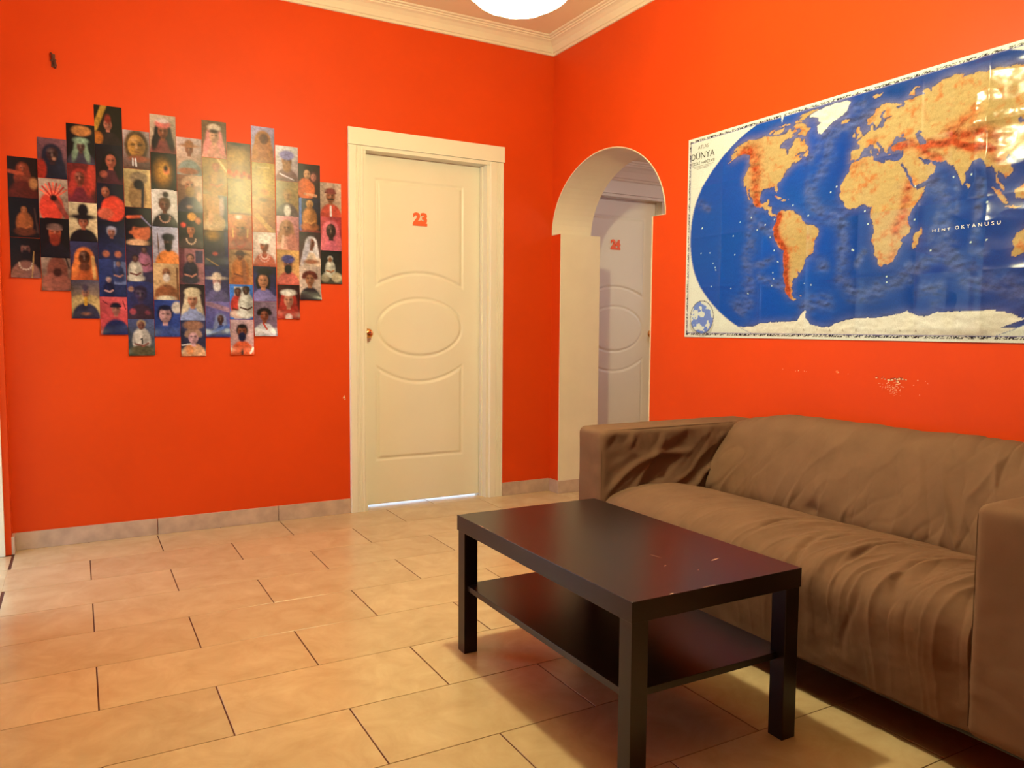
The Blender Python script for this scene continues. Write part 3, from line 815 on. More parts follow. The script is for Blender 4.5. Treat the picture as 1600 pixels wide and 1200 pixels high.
GX, GY = 40, 60
uu, vv = np.meshgrid((np.arange(GX) + .0) / (GX - 1), 1.5 * np.arange(GY) / (GY - 1))     # v runs down
class Canvas:
    def __init__(s, top, bot, seed):
        t = (vv / 1.5)[..., None]; s.c = pc(top) * (1 - t) + pc(bot) * t
        s.seed = seed
        s.c = s.c * (0.75 + 0.5 * fbm(uu * 4 + seed * 3.1, vv * 4 + seed))[..., None]
    def put(s, mask, col, a=1.0):
        m = np.clip(mask, 0, 1)[..., None] * a
        k = (0.72 + 0.56 * fbm(uu * 7 + s.seed, vv * 7 + len(str(col))))[..., None]
        s.c = s.c * (1 - m) + pc(col) * k * m
    def ell(s, cx, cyy, rx, ry, col, rot=0.0, soft=.05, a=1.0):
        x, y = uu - cx, vv - cyy; c_, s_ = math.cos(rot), math.sin(rot)
        d = np.sqrt(((x * c_ + y * s_) / rx) ** 2 + ((-x * s_ + y * c_) / ry) ** 2)
        s.put(1 - sstep(1 - soft / min(rx, ry), 1 + soft / min(rx, ry), d), col, a)
    def line(s, x0, y0, x1, y1, w, col, a=1.0):
        d = seg_dist(uu, vv, [(x0, y0), (x1, y1)]); s.put(1 - sstep(w * .6, w * 1.4, d), col, a)
    def rect(s, x0, y0, x1, y1, col, a=1.0):
        d = np.maximum.reduce([x0 - uu, uu - x1, y0 - vv, vv - y1]); s.put(1 - sstep(-.015, .025, d), col, a)
    def face(s, cx, cyy, r, skin, dark='1a0f0c'):
        s.ell(cx, cyy, r * .78, r * 1.05, skin, soft=.03)
        s.ell(cx + r * .42, cyy + r * .1, r * .40, r * .95, dark, a=.42, soft=.09)
        s.ell(cx, cyy + r * .88, r * .45, r * .2, dark, a=.35, soft=.05)
        for q in (-1, 1):
            s.ell(cx + q * r * .31, cyy - r * .14, r * .20, r * .13, dark, a=.62, soft=.025)
        s.ell(cx - r * .02, cyy + r * .12, r * .10, r * .28, 'f0c8a0', a=.28, soft=.03)
        s.ell(cx + r * .05, cyy + r * .30, r * .16, r * .06, dark, a=.45, soft=.02)
        s.ell(cx, cyy + r * .56, r * .26, r * .08, '5a1c18', a=.65, soft=.02)
        s.ell(cx - r * .25, cyy - r * .55, r * .3, r * .2, 'f0c8a0', a=.18, soft=.08)

def bust(c, skin, cloth, head=None, hcol='1a1418', cx=.5, hy=.62, r=.25, beard=None, extra=None):
    if head == 'hood':
        c.ell(cx, hy + .02, r * 1.35, r * 1.6, hcol); c.ell(cx - .02, hy + r * 2.1, r * 1.7, r * 1.9, hcol)
    if head == 'hair': c.ell(cx, hy - r * .22, r * 1.02, r * 1.10, hcol)
    if head == 'longhair': c.ell(cx, hy + r * .25, r * 1.15, r * 1.55, hcol)
    c.ell(cx, 1.56, .52, .62 - (hy - .62) * .4, cloth); c.rect(cx - r * .33, hy + r * .6, cx + r * .33, hy + r * 1.45, skin)
    if head == 'hood': c.ell(cx - r * 1.15, hy + r * 1.5, r * .5, r * 1.6, hcol, .2); c.ell(cx + r * 1.15, hy + r * 1.5, r * .5, r * 1.6, hcol, -.2)
    c.face(cx, hy, r, skin)
    if beard: c.ell(cx, hy + r * .95, r * .68, r * .85, beard); c.line(cx - r * .3, hy + r * .42, cx + r * .3, hy + r * .42, .03, beard)
    if head == 'turban': c.ell(cx, hy - r * .85, r * 1.18, r * .72, hcol); c.line(cx - r * .9, hy - r * .6, cx + r * .8, hy - r * 1.2, .02, '000000', .3)
    if head == 'cap': c.ell(cx, hy - r * .80, r * .90, r * .50, hcol); c.line(cx - r * .9, hy - r * .52, cx + r * .9, hy - r * .52, .035, hcol)
    if head == 'tallcap': c.ell(cx, hy - r * 1.15, r * .60, r * .95, hcol)
    if head == 'hat': c.ell(cx, hy - r * .70, r * 1.75, r * .32, hcol); c.ell(cx, hy - r * 1.15, r * .82, r * .66, hcol)
    if head == 'hair': c.ell(cx, hy - r * .92, r * .80, r * .34, hcol)
    if head == 'curl':
        for k in range(7): c.ell(cx + r * 1.0 * math.cos(math.pi * (1 + k / 6)), hy - r * .35 + r * .75 * math.sin(math.pi * (1 + k / 6)), r * .38, r * .36, hcol)
    if extra: extra(c)

def figure(c, skin, cloth, cx=.5, top=.35, h=1.0, head='1a1418', legs=None):
    r = h * .13
    c.ell(cx, top + h * .62, h * .28, h * .42, cloth); c.ell(cx, top + h * .92, h * .34, h * .16, legs or cloth)
    c.ell(cx + h * .16, top + h * .62, h * .14, h * .36, '0c0a0c', a=.35, soft=.08)
    c.line(cx - h * .24, top + h * .46, cx - h * .20, top + h * .70, .045, '0c0a0c', .25); c.line(cx - h * .2, top + h * .72, cx + h * .02, top + h * .78, .035, skin); c.line(cx + h * .2, top + h * .70, cx + h * .04, top + h * .80, .035, skin)
    c.ell(cx, top + r * .55, r * 1.05, r * 1.0, head); c.face(cx, top + r, r, skin)

L_ = lambda *a: (lambda c: c.line(*a))
E_ = lambda *a, **k: (lambda c: c.ell(*a, **k))
def many(*fs):
    def g(c):
        for f in fs: f(c)
    return g
def P_(*a, **k): return lambda c: bust(c, *a, **k)
def F_(*a, **k): return lambda c: figure(c, *a, **k)
def fan(c):
    c.ell(.42, 1.1, .42, .6, 'd8452a')
    for k in range(9):
        a = -2.55 + k * .24; c.line(.5, .75, .5 + .55 * math.cos(a), .75 + .60 * math.sin(a), .030, ('f0704a', 'c02c1c')[k % 2])
    c.line(.55, .75, .95, 1.45, .09, 'a04a38'); c.ell(.5, .72, .12, .12, '2a1418')
def beads(col, cx=.5, cyy=1.05, r=.26):
    def g(c):
        for k in range(9):
            a = math.pi * k / 8; c.ell(cx + r * math.cos(a), cyy + r * 1.1 * math.sin(a), .035, .035, col, soft=.02)
    return g

PHOTOS = [
 # column 0
 [('archer in a red tunic drawing back one arm against black', '2e1a18', '1a0f10', many(P_('b0502a', '6a2418', 'hood', '8a3c20', r=.16, hy=.42), L_(.05, .55, .45, .62, .07, 'b0502a'), L_(.55, .75, .9, .85, .06, '8a4428'), E_(.85, .95, .14, .22, 'c08048'))),
  ('bare chested person seated before dark shelves', '14141f', '1c1418', many(F_('b86830', 'b86830', legs='7a3c20'), L_(.85, .4, .95, 1.3, .03, '4a3028'))),
  ('dark bearded ascetic with pale necklaces and a staff', '141218', '3a2420', many(P_('8a5444', '9a6450', 'hair', '14121a', beard='221a20', hy=.42, r=.2), beads('d0b090', r=.22, cyy=.95), L_(.78, .5, .7, 1.5, .02, 'c09050')))],
 # column 1
 [('dark face with a nose ring under a blue black veil and red sleeve', '8c5a58', '5a3830', many(P_('4c2a2c', '1c2230', 'hood', '262a38', hy=.6, r=.26), E_(.1, 1.2, .2, .4, 'b8341c'), E_(.56, .75, .06, .06, 'c08860'))),
  ('raised hand holding a pleated scarlet fan over sand', 'b89878', 'a08060', fan),
  ('red bearded face under a flat cap in deep shadow', '101018', '14101a', P_('c05a30', '1c1a24', 'cap', '8a6450', beard='90341c', hy=.55, r=.27)),
  ('person bowed low with a loose brown mane before a grey wall', 'a08468', '7a4a34', many(E_(.55, .75, .36, .6, '8a4c36'), E_(.5, 1.2, .5, .4, 'a05c44'), E_(.55, .8, .15, .16, '4a2420'), L_(.85, .2, .95, .6, .03, '4a3830')))],
 # column 2
 [('person in a sage green head wrap below a big straw loaf', '14131c', '14131c', many(P_('6a4438', '4c4048', 'hood', '8c9a74', hy=.85, r=.18), E_(.52, .25, .34, .2, 'c88442'), E_(.5, .62, .26, .12, '98a880'))),
  ('red veiled woman with crimson drape on the right', '7c2c26', '5a1c20', many(P_('904830', '7a2a34', 'hood', 'b03a2a', hy=.55, r=.23, cx=.42), E_(.85, .5, .16, .6, 'd0442a'))),
  ('person in a black two horned hat on pale yellow', 'd8bc88', 'd0ae78', many(P_('b86440', '181420', 'hair', '181420', hy=.75, r=.2), E_(.5, .55, .45, .10, '1c1620'), E_(.5, .3, .19, .26, '1c1620'))),
  ('girl in an orange patterned headscarf with hand at her mouth', '44405a', '3a2c34', many(P_('64341f', 'b85c28', 'hood', 'd87834', hy=.62, r=.26), E_(.5, .98, .2, .17, '74402a'), L_(.8, .6, .85, 1.4, .06, 'e0a860'))),
  ('seated person in a slate robe with yellow collar and tall felt cap', '5a5058', 'c89c58', many(E_(.5, 1.0, .6, .45, 'c8a464'), P_('b87856', '3c3848', 'tallcap', '5a4a54', hy=.5, r=.16), L_(.5, .72, .5, .95, .06, 'd8a030'), E_(.5, 1.32, .15, .06, 'a06848')))],
 # column 3
 [('person in a tall red cap lit by a slanting yellow beam', '1c1613', '241a18', many(L_(.35, 0, .0, .9, .10, 'b88c30'), P_('c87c5c', '3a2a28', 'tallcap', '9a3424', hy=.72, r=.19, cx=.48), E_(.1, 1.25, .2, .25, 'b06820'))),
  ('laughing face in a dark hood with raised fist', '1a1a2a', '3a1820', many(P_('c86c48', '5a2430', 'hood', '12121a', hy=.62, r=.24, cx=.55), E_(.28, 1.15, .14, .14, 'a85840'))),
  ('smiling bald person in a vermilion robe leaning forward', '1a1c30', '1c1c30', many(E_(.6, 1.0, .44, .5, 'e84c2c'), E_(.3, 1.2, .3, .22, 'c86040'), lambda c: c.face(.32, .36, .19, 'b0603c'))),
  ('grey haired person in a navy shirt with hands on knees', '15172a', '2c3558', many(P_('a86850', '2c3254', 'hair', 'a8a0a0', hy=.42, r=.17), E_(.28, 1.28, .13, .13, 'b86c4c'), E_(.72, 1.28, .13, .13, 'b86c4c'))),
  ('seated figures half lost in blue haze with a pale panel', '34426a', '28365c', many(lambda c: c.rect(.55, .1, 1, 1.0, '8088a0', .8), F_('a87868', '38466c', cx=.72, top=.1, h=.75, head='20283c'), F_('c09080', '20284a', cx=.35, top=.75, h=.7, head='b09a88'))),
  ('person in a black cap and deep blue cloak on salmon red', 'd4605a', 'cc4c48', many(P_('b87860', '24345a', 'cap', '1a2030', hy=.48, r=.2, cx=.58), L_(.1, .15, .3, .3, .02, '8a3038'), L_(.85, .15, .95, .5, .02, '8a3038')))],
 # column 4
 [('large golden brown face with fingers pressed to the mouth', 'b8a090', '6a4838', many(E_(.5, .6, .44, .62, '6a5030'), lambda c: c.face(.5, .6, .42, 'c08c40'), E_(.6, 1.1, .4, .12, 'a86040'), L_(.35, 1.1, .35, 1.35, .03, 'e0d8cc'), L_(.45, 1.1, .47, 1.38, .03, 'e0d8cc'))),
  ('hunched stone coloured figure with a dark face on sand', 'c8ac70', 'c8a060', many(E_(.55, .35, .34, .26, '98805c'), E_(.5, 1.05, .34, .6, 'a07c4c'), E_(.55, .6, .2, .2, '2a2428'), L_(.7, .7, .66, 1.5, .05, '343038'))),
  ('orange lit profile under a black hat with red feathers', '141220', '1a1624', many(E_(.6, .95, .34, .42, 'd07040'), E_(.25, 1.0, .1, .07, 'd07040'), E_(.55, .58, .45, .22, '1a1420'), L_(.1, .4, .6, .35, .06, 'c85c34'), L_(.6, .35, .95, .7, .03, '8c8098'), E_(.45, 1.4, .4, .14, 'd8a878'), E_(.4, .85, .06, .03, '1a0f0c'))),
  ('two figures in cream and pink clothes entwined on violet', '3a2c48', '383048', many(F_('6a3c38', 'b0707c', cx=.68, top=.1, h=.9, head='201a28'), F_('7a4438', 'd8c8a8', cx=.34, top=.45, h=.95, head='1c1820'))),
  ('painted blue black face above a flowered collar', '34406c', '3c3450', many(P_('50405a', '4c3440', 'hair', '3c2c44', hy=.5, r=.25), E_(.15, .3, .1, .1, 'b08060'), E_(.2, 1.2, .12, .12, 'a84c50'), E_(.75, 1.25, .1, .08, '904450'))),
  ('seated person in a cream coat marked with a numeral one', '5c6684', '54583c', many(F_('8a5444', 'd4c6ac', cx=.5, top=.12, h=1.25, head='b89a6c', legs='6c6040'), lambda c: c.line(.52, .8, .52, 1.02, .022, '141414'), lambda c: c.line(.46, .84, .52, .80, .018, '141414')))],
 # column 5
 [('dark face in a black shawl and coral white cap', 'c8b090', 'a88c6c', many(P_('945434', '8a4840', 'hood', '2a2024', hy=.65, r=.25), E_(.5, .35, .3, .17, 'd87868'), E_(.5, .22, .24, .1, 'd8c4b4'))),
  ('golden flame like blur glowing on black', '1c1814', '241a10', many(E_(.45, .8, .32, .5, 'b07c28', soft=.2), E_(.5, .75, .18, .28, 'd8a040', soft=.12), E_(.6, .72, .12, .14, 'e08850'), E_(.58, .62, .08, .12, '2a1a14'))),
  ('dark beaded person with a topknot on cream', 'd4c8b0', 'd8c8b0', many(P_('7c4830', '2c2428', 'hair', '6a4c30', hy=.62, r=.23), E_(.55, .2, .12, .12, '3c2c28'), beads('c89878', r=.2, cyy=1.1))),
  ('black turbaned bearded person in a saffron robe', 'b4b0b4', 'b8a8a0', many(P_('603c2c', 'e48c3c', 'turban', '24222e', beard='221c20', hy=.62, r=.22, cx=.6), L_(.2, .3, .24, 1.3, .02, '7a5c40'))),
  ('white bearded bare chested person with folded arms', 'cca874', 'c8a06c', many(P_('a86c44', 'a06840', None, hy=.4, r=.2, beard='d0c0a8'), E_(.5, 1.12, .44, .13, '9a6038'), E_(.5, 1.44, .36, .12, 'd8c8a0'), L_(.92, .2, .95, 1.4, .04, '8a5c38'))),
  ('dark haired face washed in blue light', '34508c', '2c4478', many(P_('d0a094', '3c5488', 'hair', '1c2444', hy=.6, r=.3, cx=.42), E_(.88, .3, .2, .24, 'c8b8a0')))],
 # column 6
 [('person in a wide straw hat and grey green shirt', 'd0b8a8', 'b88858', many(P_('a05c38', '8c9080', 'hat', 'a86c38', hy=.45, r=.2), E_(.45, 1.35, .4, .14, 'a8643c'))),
  ('old figure with pale curls and flowing brown beard', 'a87c5c', '7a5c44', many(P_('b87850', '40384a', 'curl', 'c8a078', beard='a07c48', hy=.42, r=.26), E_(.85, .85, .1, .18, 'd0a078'), E_(.45, 1.3, .1, .06, 'c89878'))),
  ('beaded person crowned with yellow and red flowers', '181620', '2c1c20', many(P_('c47444', '44282c', 'hair', '1c161c', hy=.75, r=.2), E_(.55, .2, .17, .16, 'e8a844'), E_(.8, .35, .12, .14, 'd88850'), E_(.2, .55, .1, .1, 'd85038'), beads('d8b088', r=.18, cyy=1.12))),
  ('small standing figure in a slate dress by a pink door', 'a8706c', 'a06c68', many(lambda c: c.rect(0, 0, .22, 1.5, '7c4048'), lambda c: c.rect(.66, .1, .95, .6, '4a4058'), F_('c08468', '3c3a48', cx=.45, top=.3, h=1.1, head='2c2024'))),
  ('woman in a cream head wrap and grey blue blouse', '34282c', '5c444c', many(P_('c88c68', '98a0b8', 'hood', 'd4c098', hy=.66, r=.25), E_(.5, .34, .32, .2, 'd8c498'), E_(.5, 1.5, .5, .42, '98a0b8'))),
  ('pale rose painted face beneath a curled bronze crown', '34486c', '443840', many(P_('e0b0ac', 'dca878', 'curl', 'b08c70', hy=.72, r=.26), E_(.5, .22, .4, .2, 'a87c60'), L_(.05, 1.05, .4, 1.0, .03, 'e8dcd0'), E_(.35, 1.25, .16, .2, 'e09458')))],
 # column 7
 [('woman in a rose pink veil with a jewelled headdress', '7c6040', '8a6444', many(P_('dca880', 'd89c80', 'hood', 'e09484', hy=.62, r=.25), E_(.5, .28, .26, .16, 'd8c0a0'), E_(.5, .42, .2, .08, '4a2c20'))),
  ('child like figure standing in amber blur', 'b08c48', 'a8803c', many(F_('c87c48', 'b88a4c', cx=.55, top=.25, h=1.15, head='a85c34'), L_(.6, 0, 1, .5, .04, 'd8b878'))),
  ('veiled person with pressed hands beside a navy strip', 'b48c50', 'a87c48', many(lambda c: c.rect(.62, .05, 1, 1.5, '2a2c50'), E_(.48, .5, .34, .42, 'c09058'), E_(.5, 1.2, .4, .4, 'c09c68'), E_(.3, 1.0, .10, .24, 'd8a470'), E_(.76, .5, .10, .45, 'c0a090'))),
  ('night scene with one small red light and a thin beam', '4a3c34', '2c2c48', many(E_(.35, .2, .25, .2, 'b08438', soft=.15), E_(.45, .98, .10, .07, 'c85c48'), L_(.1, 1.2, .6, 1.5, .025, 'b08850'), L_(.9, .1, .95, 1.4, .08, '302c50'))),
  ('white bearded person in a cream broad brimmed hat', '3c3c58', '544c70', P_('c89484', '6c6484', 'hat', 'd8c4a4', beard='e4d8cc', hy=.66, r=.22)),
  ('hooded face peering from a blue vehicle window', '8074a0', '3c5490', many(L_(.1, .1, .95, .35, .10, 'a8848c'), P_('5c3c38', '34487c', 'hood', '8c94ac', hy=.75, r=.17, cx=.62), L_(0, 1.4, 1, 1.0, .06, '5c78b0')))],
 # column 8
 [('row of scarlet blossoms under a golden dusk', '6c5038', 'b88c4c', many(E_(.45, .05, .3, .07, '241c1c'), E_(.5, .6, .4, .3, 'b8924c', soft=.2), *[E_(.08 + .105 * k, 1.25 + .06 * (k % 3), .06, .09, ('d85838', 'e08858', 'b83c28')[k % 3]) for k in range(9)])),
  ('painted golden glare over a print with a thin dark foot', 'b09450', 'a88c48', many(E_(.5, .05, .12, .05, '8c7040'), E_(.6, 1.46, .4, .05, '74483c'))),  # gold is lamp glare put into the print colour
  ('bald elder with a small white cap and long earrings', 'd08c58', 'a85c40', many(P_('b47444', 'a0583c', 'cap', 'c88c50', hy=.6, r=.3), E_(.45, .12, .13, .08, 'e0d0b8'), L_(.18, .6, .2, .95, .03, 'd8b068'), L_(.82, .6, .8, .95, .03, 'd8b068'), beads('a83c28', r=.2, cyy=1.15))),
  ('person in a brown felt hat and orange poncho on sand', 'b49064', 'b87c40', many(F_('8a5034', 'd08440', cx=.48, top=.12, h=1.3, head='54403c', legs='b86c34'), E_(.5, .2, .26, .06, '54403c'), L_(.62, .5, .68, 1.4, .07, '9a6440'))),
  ('couple standing in a bright blue doorway', '3c84c4', '2c6cb0', many(lambda c: c.rect(.2, .1, .85, 1.45, 'c8c0b0'), F_('6c3c30', 'c84434', cx=.35, top=.2, h=1.15, head='241a20', legs='d8b8a0'), F_('5c3428', 'e0dcd4', cx=.7, top=.12, h=1.2, head='1c161a'))),
  ('dark bearded person in an orange shirt with curling print corner', 'd0b0a8', 'c89c90', many(P_('a05c3c', 'e46c3c', 'hair', '241c20', beard='202a4c', hy=.5, r=.24), E_(.5, 1.4, .05, .12, '3c2c30'), L_(.85, 1.42, .97, 1.2, .04, 'e8dcc8')))],
 # column 9
 [('face wound in an ochre veil on a violet sky', 'b0a4b8', '9a8c80', many(P_('a87048', 'b07848', 'hood', 'b88048', hy=.55, r=.26), E_(.5, .85, .32, .3, 'b87c4c'), E_(.55, .5, .2, .22, '704430'))),
  ('blurred amber figure under painted yellow glare', 'b89c4c', 'b08c40', many(E_(.5, .85, .25, .6, 'c8a858', soft=.2), L_(.25, .2, .75, .2, .03, 'd8bc78'), E_(.55, 1.25, .18, .12, 'c88848'))),  # yellow field and soft glow repeat the lamp's glare
  ('print washed in painted amber glare with a slanting pale stripe', 'b88c4c', 'b87c50', many(E_(.5, .12, .2, .08, '84602c'), L_(.2, .8, .9, 1.5, .10, 'd0a460'))),  # amber haze copies the glare of the lamp into the print
  ('white capped person with coral bead strands', 'dccab4', 'd4b8a4', many(P_('a85c38', 'b85430', 'cap', 'e4dccc', hy=.6, r=.24), E_(.5, .3, .26, .22, 'e8e0d0'), beads('e0a08c', r=.22, cyy=1.05), beads('e8c0a8', r=.15, cyy=1.0))),
  ('dark haired woman looking aside with lilac shawl', '202440', '4c4a78', many(P_('c88c60', '887ca8', 'longhair', '18141c', hy=.62, r=.28, cx=.42), E_(.5, .22, .34, .16, '18141c'), E_(.6, 1.42, .5, .2, '8c80a8'))),
  ('curly haired youth in a white shirt with red neckband', '8c747c', '847084', many(P_('a05838', 'd0ccd4', 'curl', '281c20', hy=.6, r=.24, cx=.45), L_(.4, .95, .55, 1.2, .04, 'c84434')))],
 # column 10
 [('bearded elder in a lavender turban', 'd4d0d4', 'b89890', many(P_('b07c50', '8c6860', 'turban', '948cb4', beard='a87c54', hy=.62, r=.28), L_(.2, 1.2, .8, 1.42, .03, 'd8c8c0'))),
  ('person in a dark fur coat with white scarf on dull gold', 'a08c5c', '907448', many(P_('c49860', '64504c', 'hair', 'b08c54', hy=.6, r=.2), E_(.5, 1.25, .15, .25, 'dcd4bc'))),
  ('bowed figure in a peach hood on rose', 'd89c94', 'c88478', many(P_('b07c54', 'd8a084', 'hood', 'b08058', hy=.55, r=.24, cx=.45), E_(.7, 1.2, .25, .4, 'd08c74'), L_(.3, .9, .25, 1.4, .05, 'e0b898'))),
  ('indigo turbaned person with a full black beard and rose robe', 'd8ac64', 'd09c68', P_('a86848', 'd4705c', 'turban', '504c88', beard='1c1a22', hy=.6, r=.25)),
  ('smiling elder in a white wrap and crimson shawl', '341c20', '8c2c24', many(P_('c88c6c', 'b43c2c', 'hood', 'b83c2c', hy=.68, r=.27), E_(.5, .34, .34, .15, 'e4dcd4'), E_(.5, 1.42, .16, .16, 'd8b8a8')))],
 # column 11
 [('two people embracing in orange cloth against maroon', '34201f', '30181c', many(E_(.35, 1.1, .4, .5, 'dc783c'), E_(.7, .55, .22, .26, '542c30'), lambda c: c.face(.4, .45, .19, 'd8a474'), lambda c: c.face(.7, .55, .16, 'c88068'), L_(.3, 1.3, .8, 1.35, .06, 'd89c70'))),
  ('golden seated figure beside a blue pillar', '303448', '2c2830', many(L_(.08, 0, .08, 1.4, .05, '3c64a4'), F_('d09450', 'c88844', cx=.5, top=.15, h=1.2, head='d8a860', legs='b87038'), E_(.5, 1.45, .5, .06, 'a04838'))),
  ('young woman draped in a long white shawl', '3c3030', '84584c', many(P_('945c40', 'dcc4a4', 'hood', 'd8d0cc', hy=.5, r=.21, cx=.55), E_(.3, .9, .12, .6, 'c8c0c0', .3), E_(.55, 1.3, .35, .1, 'a87050'))),
  ('curly headed boy glancing back in a dark collar', 'd4bca4', 'ccb49c', P_('b47c54', '3c3038', 'curl', '702c20', hy=.58, r=.27, cx=.48))],
 # column 12
 [('moustached person in a maroon cap and red vest', 'c8ac90', 'b08c6c', many(P_('a86840', 'cc5034', 'cap', '8c4038', hy=.58, r=.27), L_(.38, .72, .62, .72, .03, '241816'), L_(.5, 1.05, .5, 1.5, .05, 'e0d0c0'))),
  ('very dark face in a rose pink scarf', 'c04c4c', '9c3840', P_('4c2c2c', 'd8707c', 'hood', 'dc7478', hy=.62, r=.30)),
  ('small person in white seated among pale sacks at night', '1c2024', '4c4838', many(F_('b07848', 'dcd8bc', cx=.45, top=.3, h=.85, head='e0dcd0'), E_(.2, 1.25, .2, .18, 'a89c7c'), E_(.75, 1.2, .25, .22, 'b8a884')))],
]
COLS = [(-2.939, [1.830, 1.648, 1.462]), (-2.819, [1.929, 1.743, 1.561, 1.406]), (-2.700, [2.009, 1.826, 1.643, 1.460, 1.277]),
        (-2.581, [2.110, 1.927, 1.746, 1.563, 1.383, 1.199]), (-2.461, [2.009, 1.824, 1.639, 1.457, 1.277, 1.095]), (-2.341, [2.100, 1.918, 1.737, 1.556, 1.373, 1.189]),
        (-2.221, [2.004, 1.820, 1.637, 1.455, 1.273, 1.091]), (-2.101, [2.103, 1.917, 1.735, 1.553, 1.370, 1.188]), (-1.981, [2.008, 1.824, 1.642, 1.463, 1.279, 1.094]),
        (-1.859, [2.105, 1.920, 1.742, 1.562, 1.378, 1.193]), (-1.736, [2.020, 1.835, 1.655, 1.471, 1.285]), (-1.617, [1.938, 1.756, 1.574, 1.391]), (-1.500, [1.850, 1.665, 1.482])]
PW, PH = 0.1185, 0.184
rp = random.Random(3); seed = 0
for ci, ((x0, zs), specs) in enumerate(zip(COLS, PHOTOS)):
    for ri, (zt, (lab, ct, cb, fn)) in enumerate(zip(zs, specs)):
        seed += 1
        cv = Canvas(ct, cb, seed); fn(cv)
        tex = .52 + .96 * fbm(uu * 11 + seed * 1.7, vv * 15 + seed * .9, .5, 4)
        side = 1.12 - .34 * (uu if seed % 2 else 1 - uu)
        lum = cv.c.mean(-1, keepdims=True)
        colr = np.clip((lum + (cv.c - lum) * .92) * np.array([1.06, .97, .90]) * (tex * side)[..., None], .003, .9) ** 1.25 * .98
        tilt = rp.uniform(-.006, .006); last = ri == len(zs) - 1
        curl = rp.uniform(.005, .012) if last else rp.uniform(.0005, .002)
        u = uu; t = vv / 1.5
        X = x0 + u * PW + tilt * (t - .5) * PH; Zz = zt - t * PH + tilt * (u - .5) * PW
        Yy = -(.0016 + .0007 * (ri % 3) + .0004 * (ci % 2)) - curl * sstep(.72, 1.0, t) * (0.5 + 0.5 * np.abs(2 * u - 1) ** 2) - .0012 * np.sin(u * math.pi) * rp.uniform(0, 1)
        V = np.stack([X, Yy, Zz], -1).reshape(-1, 3)
        idx = np.arange(GX * GY).reshape(GY, GX)
        Fs = np.stack([idx[:-1, :-1], idx[1:, :-1], idx[1:, 1:], idx[:-1, 1:]], -1).reshape(-1, 4)
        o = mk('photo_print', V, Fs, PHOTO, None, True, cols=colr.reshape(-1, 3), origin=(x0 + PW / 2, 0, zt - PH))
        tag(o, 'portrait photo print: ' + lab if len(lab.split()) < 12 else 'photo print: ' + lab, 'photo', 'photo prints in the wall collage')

# ------------------------------------------------------------------ world map
MZ0, MZ1, MYL, MYR = 1.0215, 1.994, -1.2755, -3.250
MC, MW, MEZ, MHH = -2.2627, 0.957, 1.508, 0.4735      # central meridian, half width, equator height, half height
RL = np.arange(0, 91, 5)
RX = np.array([1, .9986, .9954, .9900, .9822, .9730, .9600, .9427, .9216, .8962, .8679, .8350, .7986, .7597, .7186, .6732, .6213, .5722, .5322])
RY = np.array([0, .0620, .1240, .1860, .2480, .3100, .3720, .4340, .4958, .5571, .6176, .6769, .7346, .7903, .8435, .8936, .9394, .9761, 1.0])
def robinson(lon, lat):
    la = np.abs(lat)
    return MC - MW * np.interp(la, RL, RX) * lon / 180, MEZ + MHH * np.sign(lat) * np.interp(la, RL, RY)

NA = [(-168,66),(-166,68),(-163,69.5),(-156,71.2),(-149,70.4),(-141,69.7),(-134,69.6),(-128,70.2),(-122,69.8),(-115,68.3),(-108,68),(-101,67.8),(-96,68.2),(-95,71.8),(-91,69.6),(-87,68.3),(-85,69.6),(-82,69),(-81.5,67.3),(-86,66),(-87,64.3),(-91,63.6),(-94.3,61.2),(-94.8,59),(-92.5,57),(-88,56.8),(-83,55.2),(-82.2,53),(-80,51.3),(-78.8,52),(-79.3,54.5),(-77,56),(-76.6,57.5),(-78.5,58.8),(-77.4,60),(-78,62.4),(-74,62.3),(-70,61),(-69.5,58.9),(-67,58.3),(-65,60.2),(-62.5,58),(-60,55.5),(-56,53.5),(-55.7,52),(-59,50.3),(-66,50.2),(-69,48.4),(-66,49.2),(-64.3,48.8),(-65,47.2),(-61.5,45.8),(-60,46.7),(-61,45.3),(-65.7,43.6),(-67,45),(-70,43.7),(-70.6,42),(-70,41.6),(-74,40.6),(-75,38.5),(-76,37),(-75.6,35.3),(-77.5,34.3),(-79,33.2),(-81.2,31.5),(-81,29),(-80,27),(-80.4,25.2),(-81.7,26),(-82.8,28),(-84,30),(-85.5,29.7),(-88,30.3),(-89.3,29.1),(-91.5,29.4),(-94.5,29.5),(-97,28),(-97.6,25),(-97.7,22),(-96.2,19.2),(-94.5,18.2),(-92,18.6),(-90.6,19.7),(-90.2,21),(-87,21.5),(-87.6,19),(-88.4,16.3),(-86,15.8),(-83.3,15),(-83.6,12),(-83.5,10.5),(-82,9),(-79.6,9.5),(-77.4,8.5),(-78,7.5),(-80,7.5),(-81,7.7),(-83,8.4),(-85.7,10),(-87.6,13),(-91.5,14.1),(-94,16),(-96.5,15.8),(-99.5,16.7),(-103,18.3),(-105.5,20.3),(-105.6,22.5),(-108.5,25.3),(-110,27),(-112.5,29.5),(-113.2,31.2),(-114.7,31.7),(-114.6,30),(-112.8,28.3),(-111.3,26),(-109.5,23.2),(-110.3,23.3),(-112.2,25),(-112.2,26.3),(-115,27.8),(-116,30.5),(-117.2,32.6),(-118.5,34),(-120.6,34.5),(-122,37),(-123.8,39),(-124.3,40.5),(-124.3,43),(-124,46.5),(-124.6,48.4),(-122.5,48.5),(-125,50.3),(-128,51.5),(-130,54.5),(-132,57),(-136,58.4),(-140,59.8),(-145,60.3),(-148,60.2),(-151.7,59.2),(-151,61),(-154,58.5),(-157.5,56.5),(-162,55.2),(-164.8,54.6),(-160.5,56),(-157.5,58.5),(-162,58.7),(-162,60),(-165.5,61.3),(-164.6,63.1),(-161,64),(-161.5,64.6),(-166.3,64.6)]
